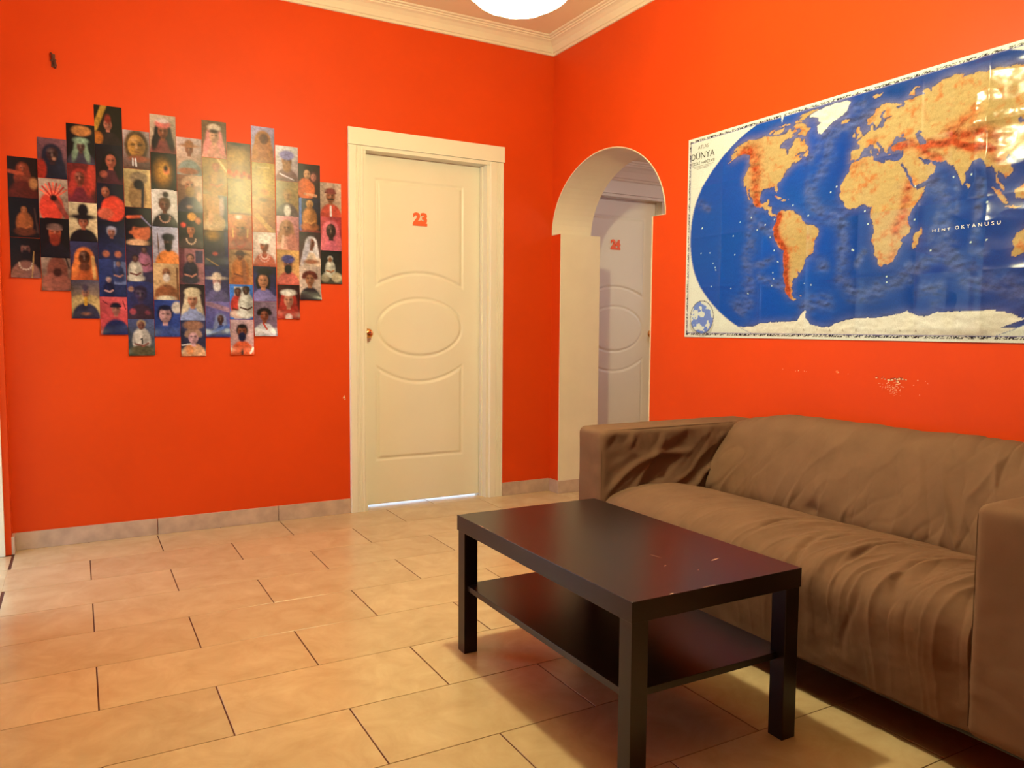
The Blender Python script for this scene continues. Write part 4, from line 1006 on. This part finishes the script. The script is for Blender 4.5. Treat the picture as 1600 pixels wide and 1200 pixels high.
LANDS = {
 'na': NA,
 'baffin': [(-62,66.5),(-65,62.6),(-72,64),(-78,64.7),(-73,67.5),(-77,69.7),(-85,70),(-90,71.5),(-88,73.7),(-80,73.7),(-76,72.5),(-71,71.2),(-67,69)],
 'elles': [(-62,82.4),(-75,83),(-90,81.6),(-94,80),(-86,79.5),(-88,77),(-80,76.3),(-77,78),(-70,80.5)],
 'vict': [(-117,73),(-110,73),(-105,73.5),(-102,70.5),(-105,69),(-115,69.2),(-117,71)], 'banks': [(-125,74),(-118,74.1),(-121,71.5),(-125,72)],
 'devon': [(-80,75.5),(-92,76.5),(-92,74.7),(-80,74.6)], 'melv': [(-98,76),(-110,76.5),(-117,75.5),(-106,74.8),(-98,75)], 'south': [(-87,65.5),(-81,64.3),(-84,63),(-87,63.6)],
 'newf': [(-59.2,48),(-55.7,51.5),(-53,47),(-56,46.8)], 'vanc': [(-128,50.7),(-123.5,48.4),(-125,50)],
 'green': [(-73,78.3),(-66,80.5),(-60,82),(-40,83.4),(-22,82.3),(-17,80),(-19,76),(-20,73),(-24,70.5),(-32,68),(-38,65.7),(-41,63),(-43.5,60),(-48.5,61.3),(-52,64.5),(-53.7,67),(-51,69.5),(-54.5,71),(-57,74),(-66,76),(-70,76.5)],
 'cuba': [(-85,22),(-80,23.1),(-74.3,20.2),(-77.5,19.9),(-78.5,21.3),(-82,22.5)], 'hisp': [(-74.3,18.4),(-73,19.9),(-68.5,18.6),(-71.5,17.8)], 'pr': [(-67.2,18.4),(-65.7,18.3),(-66.5,17.9)],
 'ice': [(-24,65.5),(-20,66.2),(-14,65.3),(-18,63.5),(-22.5,64)],
 'sa': [(-77.3,8.5),(-75.5,10.7),(-72,12),(-71.3,10.8),(-68,10.7),(-62,10.6),(-60,8.5),(-57,6),(-54,5.8),(-51.5,4.3),(-50,1.0),(-48,-0.8),(-44,-2.5),(-40,-2.8),(-37,-4.8),(-35.3,-5.3),(-34.8,-8),(-37,-11),(-39,-13.5),(-39.2,-17.5),(-41,-22),(-45,-23.3),(-48,-25.5),(-48.7,-28.5),(-52,-33),(-54.5,-34.8),(-58.3,-34),(-56.8,-36.5),(-58,-38.2),(-62,-39),(-65,-41),(-63.7,-42.5),(-65.5,-45),(-67.5,-46),(-66,-48),(-69,-50.8),(-68.3,-53),(-65.2,-54.7),(-68,-55.7),(-72,-54),(-75.3,-50),(-75.3,-47),(-73,-42),(-73.6,-38),(-71.6,-33),(-71.3,-29),(-70.3,-22),(-70.4,-18.3),(-73,-16.6),(-76.2,-14),(-78.5,-9),(-79.8,-7),(-81.3,-5),(-80,-3.3),(-80.8,-2),(-80,0.5),(-78,2.5),(-77.4,5),(-78,7)],
 'fal': [(-61,-51.5),(-58,-51.4),(-59,-52.3)],
 'af': [(-6,35.8),(-2,35.1),(3,36.9),(10,37.2),(11,36.8),(10.2,34.2),(15.3,32.3),(19.5,30.4),(20.2,32.3),(23,32.6),(28.5,31),(32.3,31.2),(32.6,29.8),(33.7,27.5),(35.5,24),(37.3,21),(38.5,18),(41,15),(43,12.3),(44.5,10.5),(51.2,11.8),(50.8,9.5),(48.5,5.5),(45.5,2.3),(42,-1),(40.2,-2.8),(38.9,-6),(39.5,-9),(40.6,-12),(40.6,-15),(37,-17.8),(35,-20),(35.5,-24),(32.8,-26),(32.6,-28.3),(30,-31.3),(27,-33.6),(20,-34.8),(18.3,-33.8),(18,-31.5),(16,-28.5),(14.6,-25),(14.3,-22),(11.8,-17.8),(12.5,-13.8),(13.8,-10.8),(12.3,-6),(9.5,-2.5),(9.5,1),(9.7,4),(7,4.4),(4.5,6.3),(1.5,6.2),(-3,5),(-7.6,4.4),(-11.5,7),(-13.3,9),(-15,11),(-17,13),(-17.4,14.8),(-16.3,17.5),(-17,21.2),(-15,25),(-13,27.7),(-9.8,30),(-9.2,32.6)],
 'mad': [(49.3,-12),(50.4,-15.5),(49,-19),(47.2,-25),(45,-25.5),(43.5,-22.5),(44.3,-19),(44.5,-16.3),(47,-15)],
 'eu': [(-9,37),(-9.3,39),(-8.9,43.3),(-2,43.4),(-1.3,45.5),(-4.6,48.3),(-1.5,48.7),(-1.5,49.7),(2,51),(4.5,52.5),(8.3,54),(8.3,57),(10.6,57.5),(10.5,55.5),(11,54),(14.3,54),(19,54.4),(21,55.5),(21.5,57.5),(24.3,57.2),(23.5,59.2),(29.5,59.8),(28.5,60.6),(23,60),(21.3,61),(21.5,63),(25.3,65),(22,65.7),(17.5,62),(18.8,60),(16.6,57),(14.2,55.4),(12.7,56),(11,59),(8,58.1),(5.3,59),(5.2,62),(10,64),(14,67.5),(20,70),(26,71),(31,70),(36,69),(40.5,67.5),(40.8,66.2),(34,66.5),(37,64),(40,64.6),(44,66),(44,68.5),(53.5,68.3),(60.5,69.7),(67,68.7),(67,72),(72.7,72.7),(73,68.5),(74.5,71),(77,72.2),(81,73.6),(88,75.3),(98,76.2),(104,77.6),(113,75.7),(107,73.2),(114,73.6),(126,73.5),(129,71),(140,72.6),(152,71),(160,69.7),(170,69.8),(180,69),(180,65),(177.5,64.7),(179,62.4),(170,60),(163.5,60),(162,56.5),(156.7,51),(156,56.5),(160,60.5),(156.5,61.8),(153,59.2),(143,59.2),(135.5,54.7),(141,53),(140,48.5),(135,43.5),(131,42.8),(127.6,39.7),(129.4,37),(129,35.2),(126.4,34.6),(126.8,37),(124.8,39.8),(121.3,39),(121.5,40.7),(118,39),(119,37.3),(122.5,37),(119.3,35),(121.8,31.5),(121.5,28.5),(119,25),(114,22.3),(110,20.5),(108,21.5),(105.7,19),(109.2,12.5),(106.8,10.4),(105,8.7),(104.8,10.4),(102.5,12),(100.9,13.4),(99.3,10),(100.5,7),(103.4,4),(104.2,1.4),(101.3,2.8),(100.3,6),(98.3,8),(98.7,12),(97.5,16.5),(94.3,16),(94.3,18.5),(92,21.5),(90,22),(87,21.3),(82.3,16.6),(80.2,15.5),(80,13),(79.8,10.3),(77.5,8),(76.2,10.5),(74.3,14.7),(72.8,19),(72.6,21.2),(70.3,20.9),(69,22.3),(67,24.8),(61.6,25.1),(57.3,25.7),(56.5,27),(51.5,27.8),(50,30),(48,30),(50,26.6),(51.3,25.2),(54,24.1),(56.3,26),(56.8,24.2),(59.8,22.5),(57.8,19),(55.2,17.5),(52.2,15.6),(45,12.8),(43.5,12.9),(42.7,16.5),(39.2,21),(37.2,24.7),(35,28),(35,29.4),(34.2,27.9),(32.7,29.8),(32.4,31.2),(34.3,31.3),(36,35.8),(36,36.8),(30.6,36.8),(27.3,37),(26.3,39.5),(29,41),(35,42),(41.5,41.5),(37,45),(39,47.2),(35,46.3),(36,45.2),(33.5,44.5),(32.5,46),(30.7,46.5),(28.6,43.8),(28,41.8),(26,40.7),(23.5,40.3),(24,37.8),(22.7,36.5),(21.2,38),(19.4,41),(19.3,42),(15.2,44.2),(13.6,45.5),(12.4,44.5),(14,42.4),(18.4,40.2),(16.9,40.4),(17,39),(15.7,38),(15.8,40),(12.3,41.8),(10.2,43.9),(8.8,44.4),(6,43.1),(3.2,43.2),(3.2,41.8),(0,39.5),(-0.7,37.6),(-2.2,36.8),(-5.4,36.1),(-6.3,36.7)],
 'uk': [(-5.5,50.1),(1.4,51.3),(0.3,53),(-2,55.7),(-2,57.6),(-4,58.6),(-6,57),(-4.8,54.8),(-3,53.8),(-4.5,52)], 'irl': [(-10,52),(-6.3,52.2),(-6,54.5),(-8,55.2),(-9.8,53.8)],
 'sic': [(12.5,38),(15.5,38.2),(15.1,36.8)], 'sard': [(8.3,39),(9.7,39.3),(9.5,41),(8.3,40.8)], 'crete': [(23.6,35.4),(26.2,35.2),(24.7,34.9)], 'cyp': [(32.4,35),(34.4,35.6),(33.7,34.8)],
 'nz1': [(52,71),(57,70.6),(60,74.5),(68,76.6),(60,76),(55,73.5)], 'sval': [(12,79.5),(26,80),(20,77.5),(15,77)],
 'honshu': [(130.9,34),(135.5,33.7),(139,34.8),(141,36),(142,39.5),(141.3,41.4),(139.8,39.5),(136.8,37),(133,35.6)], 'hokk': [(140.2,41.8),(143.2,42),(145.4,43.3),(142,45.4),(141.3,43.2)], 'sakh': [(142,46.5),(143.5,49),(143,54),(142.2,52)],
 'sum': [(95.3,5.6),(100.5,2),(104,-2),(106,-5.8),(102.3,-4.3),(98.6,1.6)], 'java': [(105.3,-6.7),(108.5,-6.5),(114.4,-8),(110,-8.2)], 'born': [(109,1.5),(113.5,3.3),(117,6.9),(119,5),(117.5,0.8),(116,-3.8),(110.5,-2.8)],
 'sula': [(119.5,-5.5),(120.5,-3),(122.5,-4.8),(121.5,-1.5),(125,1.4),(120.2,1),(119,-3)], 'ng': [(131,-0.8),(135,-3.3),(138,-1.7),(144,-4),(147.5,-6),(150.5,-10.5),(145,-8),(141,-9.2),(138,-8.3),(137.5,-5.3),(133,-4)],
 'luz': [(120.5,18.5),(122.2,18),(121.5,14.5),(124,12.5),(120.5,14)], 'mind': [(122,7),(126,9.5),(126,6.3),(124,6)], 'lanka': [(80,9.7),(81.8,7.5),(80.5,6),(79.8,8)], 'hain': [(108.7,19.2),(111,20),(110,18.3)],
 'aus': [(114,-22),(117,-20.6),(122,-18),(126,-14.2),(129.5,-15),(131,-12),(136.8,-12),(135.5,-15),(139.5,-17.5),(142,-11),(145.5,-15),(149,-20.3),(153,-25.5),(153,-31),(150,-37.3),(146.3,-39),(140.5,-38),(138,-34),(135.5,-34.8),(131,-31.5),(124,-33),(118,-35),(115,-34.2),(115.7,-31.7),(113.5,-26)],
 'tas': [(144.7,-40.8),(148.3,-41),(147,-43.5)], 'nzn': [(172.7,-34.5),(178.3,-37.8),(175.3,-41.5),(174,-39.3)], 'nzs': [(172.7,-40.6),(174,-42),(170.7,-46),(167,-46),(168.5,-44)],
}
ANT = [(-180,-78),(-160,-78),(-150,-77),(-135,-74.5),(-120,-74),(-100,-73),(-85,-73),(-75,-72),(-68,-68),(-62,-64.5),(-57,-63.3),(-60,-66),(-62,-70),(-61,-75),(-45,-78),(-35,-78),(-25,-75),(-12,-72),(0,-70.5),(20,-70),(35,-69),(45,-67.5),(55,-66),(70,-69.5),(75,-69.5),(85,-66.5),(110,-66.3),(130,-66),(145,-67),(165,-71),(170,-72),(163,-78),(180,-78),(180,-90),(-180,-90)]
CASP = [(47,45),(51,47),(53,45),(51,44.5),(53.7,41),(54,37),(50,37.4),(49.3,40),(48,42.5)]
MOUNT = [([(-150,62),(-135,60),(-125,55),(-118,50),(-112,43),(-108,37),(-105,28),(-100,19)], 7, .9), ([(-75,8),(-78,0),(-76,-9),(-70,-16),(-68,-24),(-70,-34),(-72,-45),(-73,-50)], 4.2, 1.3), ([(28,39),(36,39),(44,39),(50,35),(56,30),(62,27)], 4, 1.0), ([(50,36),(60,36),(68,35),(73,36)], 3.5, 1.2),
         ([(73,36),(78,33),(86,29),(95,28.5),(99,26)], 3.2, 1.4), ([(74,38),(80,37),(88,36),(96,36),(102,33)], 5.5, 1.0), ([(72,42),(80,43),(90,47),(100,50)], 3.5, .7), ([(30,-12),(35,-5),(36,2),(38,9),(39,14)], 4.5, .8), ([(28,-29),(30,-26)], 3, .5), ([(-5,32),(3,35)], 2.5, .6), ([(7,45),(13,47)], 2.5, .8), ([(8,61),(14,66)], 3, .5), ([(59,52),(60,62)], 2, .3), ([(98,26),(100,20),(104,18)], 3, .8), ([(42,18),(45,14)], 2, .6)]
RIDGE = [([(-18,66),(-28,58),(-34,52),(-30,43),(-38,33),(-45,25),(-44,15),(-33,5),(-15,0),(-13,-15),(-13,-30),(-14,-42),(-3,-53),(15,-52),(35,-46),(52,-38),(66,-27),(67,-10),(66,2),(60,10),(52,14)], 6), ([(69,-25),(80,-38),(100,-48),(120,-50),(140,-55),(160,-60)], 6), ([(89,10),(88,-10),(88,-28),(98,-32)], 3), ([(60,-50),(72,-50),(78,-58)], 5), ([(44,-36),(48,-44)], 4),
         ([(-108,22),(-104,8),(-105,-10),(-112,-25),(-113,-40),(-125,-53),(-150,-62)], 6), ([(-112,-26),(-95,-27),(-82,-24)], 3), ([(-84,-3),(-95,3)], 4), ([(-100,-36),(-85,-42),(-76,-45)], 4), ([(-60,-60),(-45,-57),(-30,-58)], 6), ([(57,-20),(60,-8),(62,-4)], 3), ([(-36,-30),(-30,-31)], 5), ([(5,-25),(0,-32)], 3), ([(-160,22),(-175,28)], 3), ([(-40,60),(-30,63),(-8,63),(5,66)], 7), ([(0,75),(-8,72)], 6), ([(-50,45),(-45,50)], 6), ([(73,8),(73,-6)], 2.5)]

def inpoly(px, py, poly):
    inside = np.zeros(px.shape, bool); n = len(poly)
    for i in range(n):
        x0_, y0_ = poly[i]; x1_, y1_ = poly[(i + 1) % n]
        if y0_ == y1_: continue
        c_ = ((y0_ > py) != (y1_ > py)) & (px < (x1_ - x0_) * (py - y0_) / (y1_ - y0_) + x0_)
        inside ^= c_
    return inside

def build_map():
    NY, NZ = 660, 326
    ys = np.linspace(MYL, MYR, NY); zs = np.linspace(MZ0, MZ1, NZ)
    Y, Z = np.meshgrid(ys, zs)
    t = np.clip(np.abs(Z - MEZ) / MHH, 0, 1)
    lat = np.interp(t, RY, RL) * np.sign(Z - MEZ)
    lon = (MC - Y) / (MW * np.interp(np.abs(lat), RL, RX)) * 180
    inside = (np.abs(lon) <= 180) & (np.abs(Z - MEZ) <= MHH)
    # slightly ragged coasts
    wl = lon + 1.6 * (fbm(Y * 60, Z * 60) - .5) * 2; wa = lat + 1.1 * (fbm(Y * 60 + 40, Z * 60 + 9) - .5) * 2
    land = np.zeros(Y.shape, bool)
    for k, p in LANDS.items():
        xs_ = [q[0] for q in p]; yy_ = [q[1] for q in p]
        bb = (wl > min(xs_) - 1) & (wl < max(xs_) + 1) & (wa > min(yy_) - 1) & (wa < max(yy_) + 1)
        if bb.any():
            sel = np.zeros(Y.shape, bool); sel[bb] = inpoly(wl[bb], wa[bb], p); land |= sel
    casp = inpoly(wl, wa, CASP); land &= ~casp
    ant = inpoly(wl, wa, ANT); ice = ant | inpoly(wl, wa, LANDS['green'])
    solid = land | ice
    def blur(a, r):
        a = a.astype(float)
        for ax in (0, 1):
            pad = [(0, 0), (0, 0)]; pad[ax] = (r + 1, r)
            c_ = np.cumsum(np.pad(a, pad, mode='edge'), axis=ax)
            n_ = a.shape[ax]
            hi = np.take(c_, np.arange(2 * r + 1, 2 * r + 1 + n_), axis=ax); lo_ = np.take(c_, np.arange(0, n_), axis=ax)
            a = (hi - lo_) / (2 * r + 1)
        return a
    shelf = np.clip(blur(blur(solid, 7), 7) * 2.2, 0, 1)
    near = np.clip(blur(solid, 2) * 2.2, 0, 1)
    # relief shading of the print
    rel = fbm((Y + .35 * Z) * 34 + 3, (Z - .3 * Y) * 80, 2.2, 5); gx = np.roll(rel, -2, 1) - np.roll(rel, 2, 1); gz = np.roll(rel, -2, 0) - np.roll(rel, 2, 0)
    shade = np.clip((gx * .6 - gz) * 2.6, -1, 1)
    fine = fbm(Y * 130, Z * 150, 4.4, 3) - .5
    deep, mid_, grey, lilac = pc('0046a0'), pc('004e94'), pc('566080'), pc('787494')
    C = np.zeros(Y.shape + (3,))
    low = fbm(Y * 5, Z * 5, 1.1)[..., None]
    C[:] = deep * (1 - low) + mid_ * low
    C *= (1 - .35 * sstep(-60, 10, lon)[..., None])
    rg = np.zeros(Y.shape)
    for pts, w in RIDGE:
        d = seg_dist(lon, lat, pts); rg = np.maximum(rg, np.exp(-(d / (w * 1.05)) ** 2))
    rg = np.clip(rg * (-.15 + 2.1 * fbm((Y + .25 * Z) * 26 + 7, (Z - .25 * Y) * 60, 3.1, 4)), 0, 1)
    C = C * (1 - .62 * rg[..., None]) + grey * .62 * rg[..., None]
    sh = (shelf * (0.45 + .5 * (lat > 35)))[..., None]; sh = np.clip(sh, 0, .9)
    C = C * (1 - sh) + lilac * .8 * sh
    C *= (1 + (.55 * shade * (0.07 + rg + .45 * shelf))[..., None])
    C *= (1 - .45 * (near * ~solid * sstep(.2, .8, fbm(Y * 40, Z * 40, 9)))[..., None])
    # land
    la_, lb_, mo, md = pc('d4b070'), pc('c49c58'), pc('d07034'), pc('b84c26')
    mt = np.zeros(Y.shape)
    for pts, w, s_ in MOUNT:
        d = seg_dist(lon, lat, pts); mt = np.maximum(mt, s_ * np.exp(-(d / w) ** 2))
    mt = np.clip(mt * (.35 + 1.2 * fbm(Y * 45 + 2, Z * 50, 6.6)), 0, 1)
    Lc = la_ * low + lb_ * (1 - low)
    mot = sstep(.50, .78, fbm(Y * 38 + 8, Z * 42, 5.5, 5))[..., None] * .8
    Lc = Lc * (1 - mot) + mo * mot
    Lc = Lc * (1 - mt[..., None]) + (mo * (1 - mt[..., None]) + md * mt[..., None]) * mt[..., None]
    Lc = Lc * (1 + (.9 * fine * (.35 + mt) + .55 * shade * (.15 + mt))[..., None])
    edge = np.clip((1 - blur(solid, 1)) * 1.8, 0, 1)[..., None]
    Lc = Lc * (1 - .25 * edge) + mo * .25 * edge
    C = np.where(land[..., None], Lc * .88, C)
    icec = pc('e8dcbc') * (1 + .18 * shade + .10 * fine)[..., None]
    C = np.where(ice[..., None], icec, C)
    # island specks
    rs = np.random.RandomState(11)
    for k in range(60):
        lo_, la2 = rs.uniform(-170, 100), rs.uniform(-50, 25)
        m_ = (np.abs(lon - lo_) < .55) & (np.abs(lat - la2) < .5); C[m_ & ~solid] = pc('d8e4ec')
    # paper outside the oval, and hairline round it
    paper = pc('e6e2c4')
    C = np.where(inside[..., None], C, paper * (1 + .02 * fine[..., None]))
    lw = MW * np.interp(np.abs(lat), RL, RX)
    ring = (np.abs(np.abs(MC - Y) - lw) < .0032) & (np.abs(Z - MEZ) <= MHH); C[ring] = pc('8c94a8')
    # border: white margin, then a band of tiny black ornament
    m = np.minimum.reduce([MYL - Y, Y - MYR, Z - MZ0, MZ1 - Z])
    C[m < .022] = pc('ece4d0')
    band = (m > .009) & (m < .0195)
    sy_ = np.where((MYL - Y < .022) | (Y - MYR < .022), Z, Y)
    w1 = vnoise(sy_ * 260, m * 420, 3.7); w2 = vnoise(sy_ * 90, 1.3, 5.1)
    C[band & (w1 + .25 * w2 > .58)] = pc('28242a')
    C[(m >= .0205) & (m < .0235)] = pc('9088a8')
    # torn white notch at the top edge and slit at the foot
    yn = -1.865; C[(np.abs(Y - yn) < (Z - (MZ1 - .045)) * .28) & (Z > MZ1 - .045)] = pc('ece4d0')
    # small inset globe in the lower left corner
    gy, gz_, gr = -1.400, 1.119, .06
    dg = np.hypot((Y - gy) / .078, (Z - gz_) / .077)
    gcol = np.where((fbm(Y * 34 + 3, Z * 30, 8.8) > .56)[..., None], pc('e0e0dc'), pc('7088c4'))
    C = np.where((dg < 1)[..., None] & True, gcol, C)
    C[(dg >= 1) & (dg < 1.06)] = pc('706c70')
    hl = (np.hypot((Y - gy - .001) / .086, (Z - gz_ + .026) / .07) < 1) & (dg >= 1.06) & (Z < 1.09); C[hl] = C[hl] * .72
    C = np.clip(C * .84, .003, .85)
    # paper folds: eight panels across, four down, buckled
    p = (MYL - Y) / .2468; fpan = np.abs(p - np.round(p)) * .2468
    q = (Z - MZ0) / .2431; fq = np.abs(q - np.round(q)) * .2431
    right = sstep(-2.3, -2.75, Y)
    H = 0.005 + 0.0035 * np.exp(-fpan / .016) * (.35 + fbm(Y * 9, Z * 9, 5)) + 0.003 * np.exp(-fq / .014) * (.3 + fbm(Y * 9 + 4, Z * 9, 6))
    H = H + (.003 + .017 * right) * (fbm(Y * 3.5 + 2, Z * 3.5, 7.7, 2) - .35)
    H = H + right * 0.004 * (1 - np.abs(2 * vnoise((Y + .35 * Z) * 9, (Z - .2 * Y) * 16 + 2, 3) - 1))
    H = H + right * 0.012 * np.exp(-(seg_dist(Y, Z, [(-2.72, 1.76), (-3.1, 1.80)]) / .03) ** 2) * (.3 + fbm(Y * 12, Z * 12, 1))
    zw = sstep(1.50, 1.64, Z) * sstep(2.0, 1.93, Z); zl = sstep(1.0, 1.08, Z) * sstep(1.50, 1.40, Z)
    tent = np.where(Y < -2.715, np.clip(1 - (-2.715 - Y) / .27, 0, 1), np.clip(1 - (Y + 2.715) / .085, 0, 1))
    H = H + .021 * tent * (zw + .25 * zl) * (.85 + .5 * (fbm(Y * 10, Z * 10, 2.2) - .5))
    H = H + .0010 * right * zw * (fbm(Y * 26, Z * 40, 4.1, 3) - .5)
    eg = sstep(0, .05, m); H = .0025 + np.clip(H, .001, .05) * (.25 + .75 * eg)
    V = np.stack([-H, Y, Z], -1).reshape(-1, 3)
    idx = np.arange(NY * NZ).reshape(NZ, NY)
    Fs = np.stack([idx[:-1, :-1], idx[:-1, 1:], idx[1:, 1:], idx[1:, :-1]], -1).reshape(-1, 4)
    return V, Fs, C.reshape(-1, 3), (ys, zs, H)

mapo = empty('world_map', (0, (MYL + MYR) / 2, MZ0), 'large creased glossy world map poster on the orange wall above the sofa', 'map')
MV, MF, MCOL, (mys, mzs, MH) = build_map()
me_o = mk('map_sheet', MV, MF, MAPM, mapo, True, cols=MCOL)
def mh(y, z):
    i = np.clip(np.searchsorted(-mys, -np.asarray(y)), 0, len(mys) - 1); j = np.clip(np.searchsorted(mzs, np.asarray(z)), 0, len(mzs) - 1)
    return MH[j, i]
def map_text(s, h, yc, zb, m, width=None, spacing=1.0, rise=0.0, bold=0.0, name='lettering'):
    V, Fs = text_verts(s, h, bold=bold, extrude=0, spacing=spacing, width=width)
    y = yc - V[:, 0]; z = zb + V[:, 1] + rise * V[:, 0]
    o = mk(name, np.stack([-(mh(y, z) + .0012), y, z], -1), Fs, m, mapo)
    return o
map_text('ATLAS', .018, -1.384, 1.934, INKG, width=.072, name='title_lettering')
map_text('DÜNYA', .038, -1.382, 1.887, INK, width=.160, name='title_lettering')
map_text('FİZİKİ HARİTASI', .018, -1.382, 1.861, INK, width=.160, name='title_lettering')
for k, (zz, wd) in enumerate(((1.853, .15), (1.846, .12), (1.840, .08))):
    mb = MB(); yy_ = np.linspace(-1.382 + wd / 2, -1.382 - wd / 2, 12)
    V = [(-(float(mh(a, zz)) + .0012), a, zz) for a in yy_] + [(-(float(mh(a, zz)) + .0012), a, zz + .0016) for a in yy_]
    mk('title_rule', V, [(i, i + 1, 13 + i, 12 + i) for i in range(11)], INKG, mapo)
map_text('HİNT', .012, -2.598, 1.411, INKW, width=.066, spacing=1.7, bold=.006, name='ocean_lettering')
map_text('OKYANUSU', .012, -2.728, 1.411, INKW, width=.158, spacing=1.7, bold=.006, name='ocean_lettering')
for k, ch in enumerate('ANTARKTİKA'):
    map_text(ch, .009 if ch != 'İ' else .011, -1.958 - .0627 * k, 1.055, INKG, name='continent_letter')
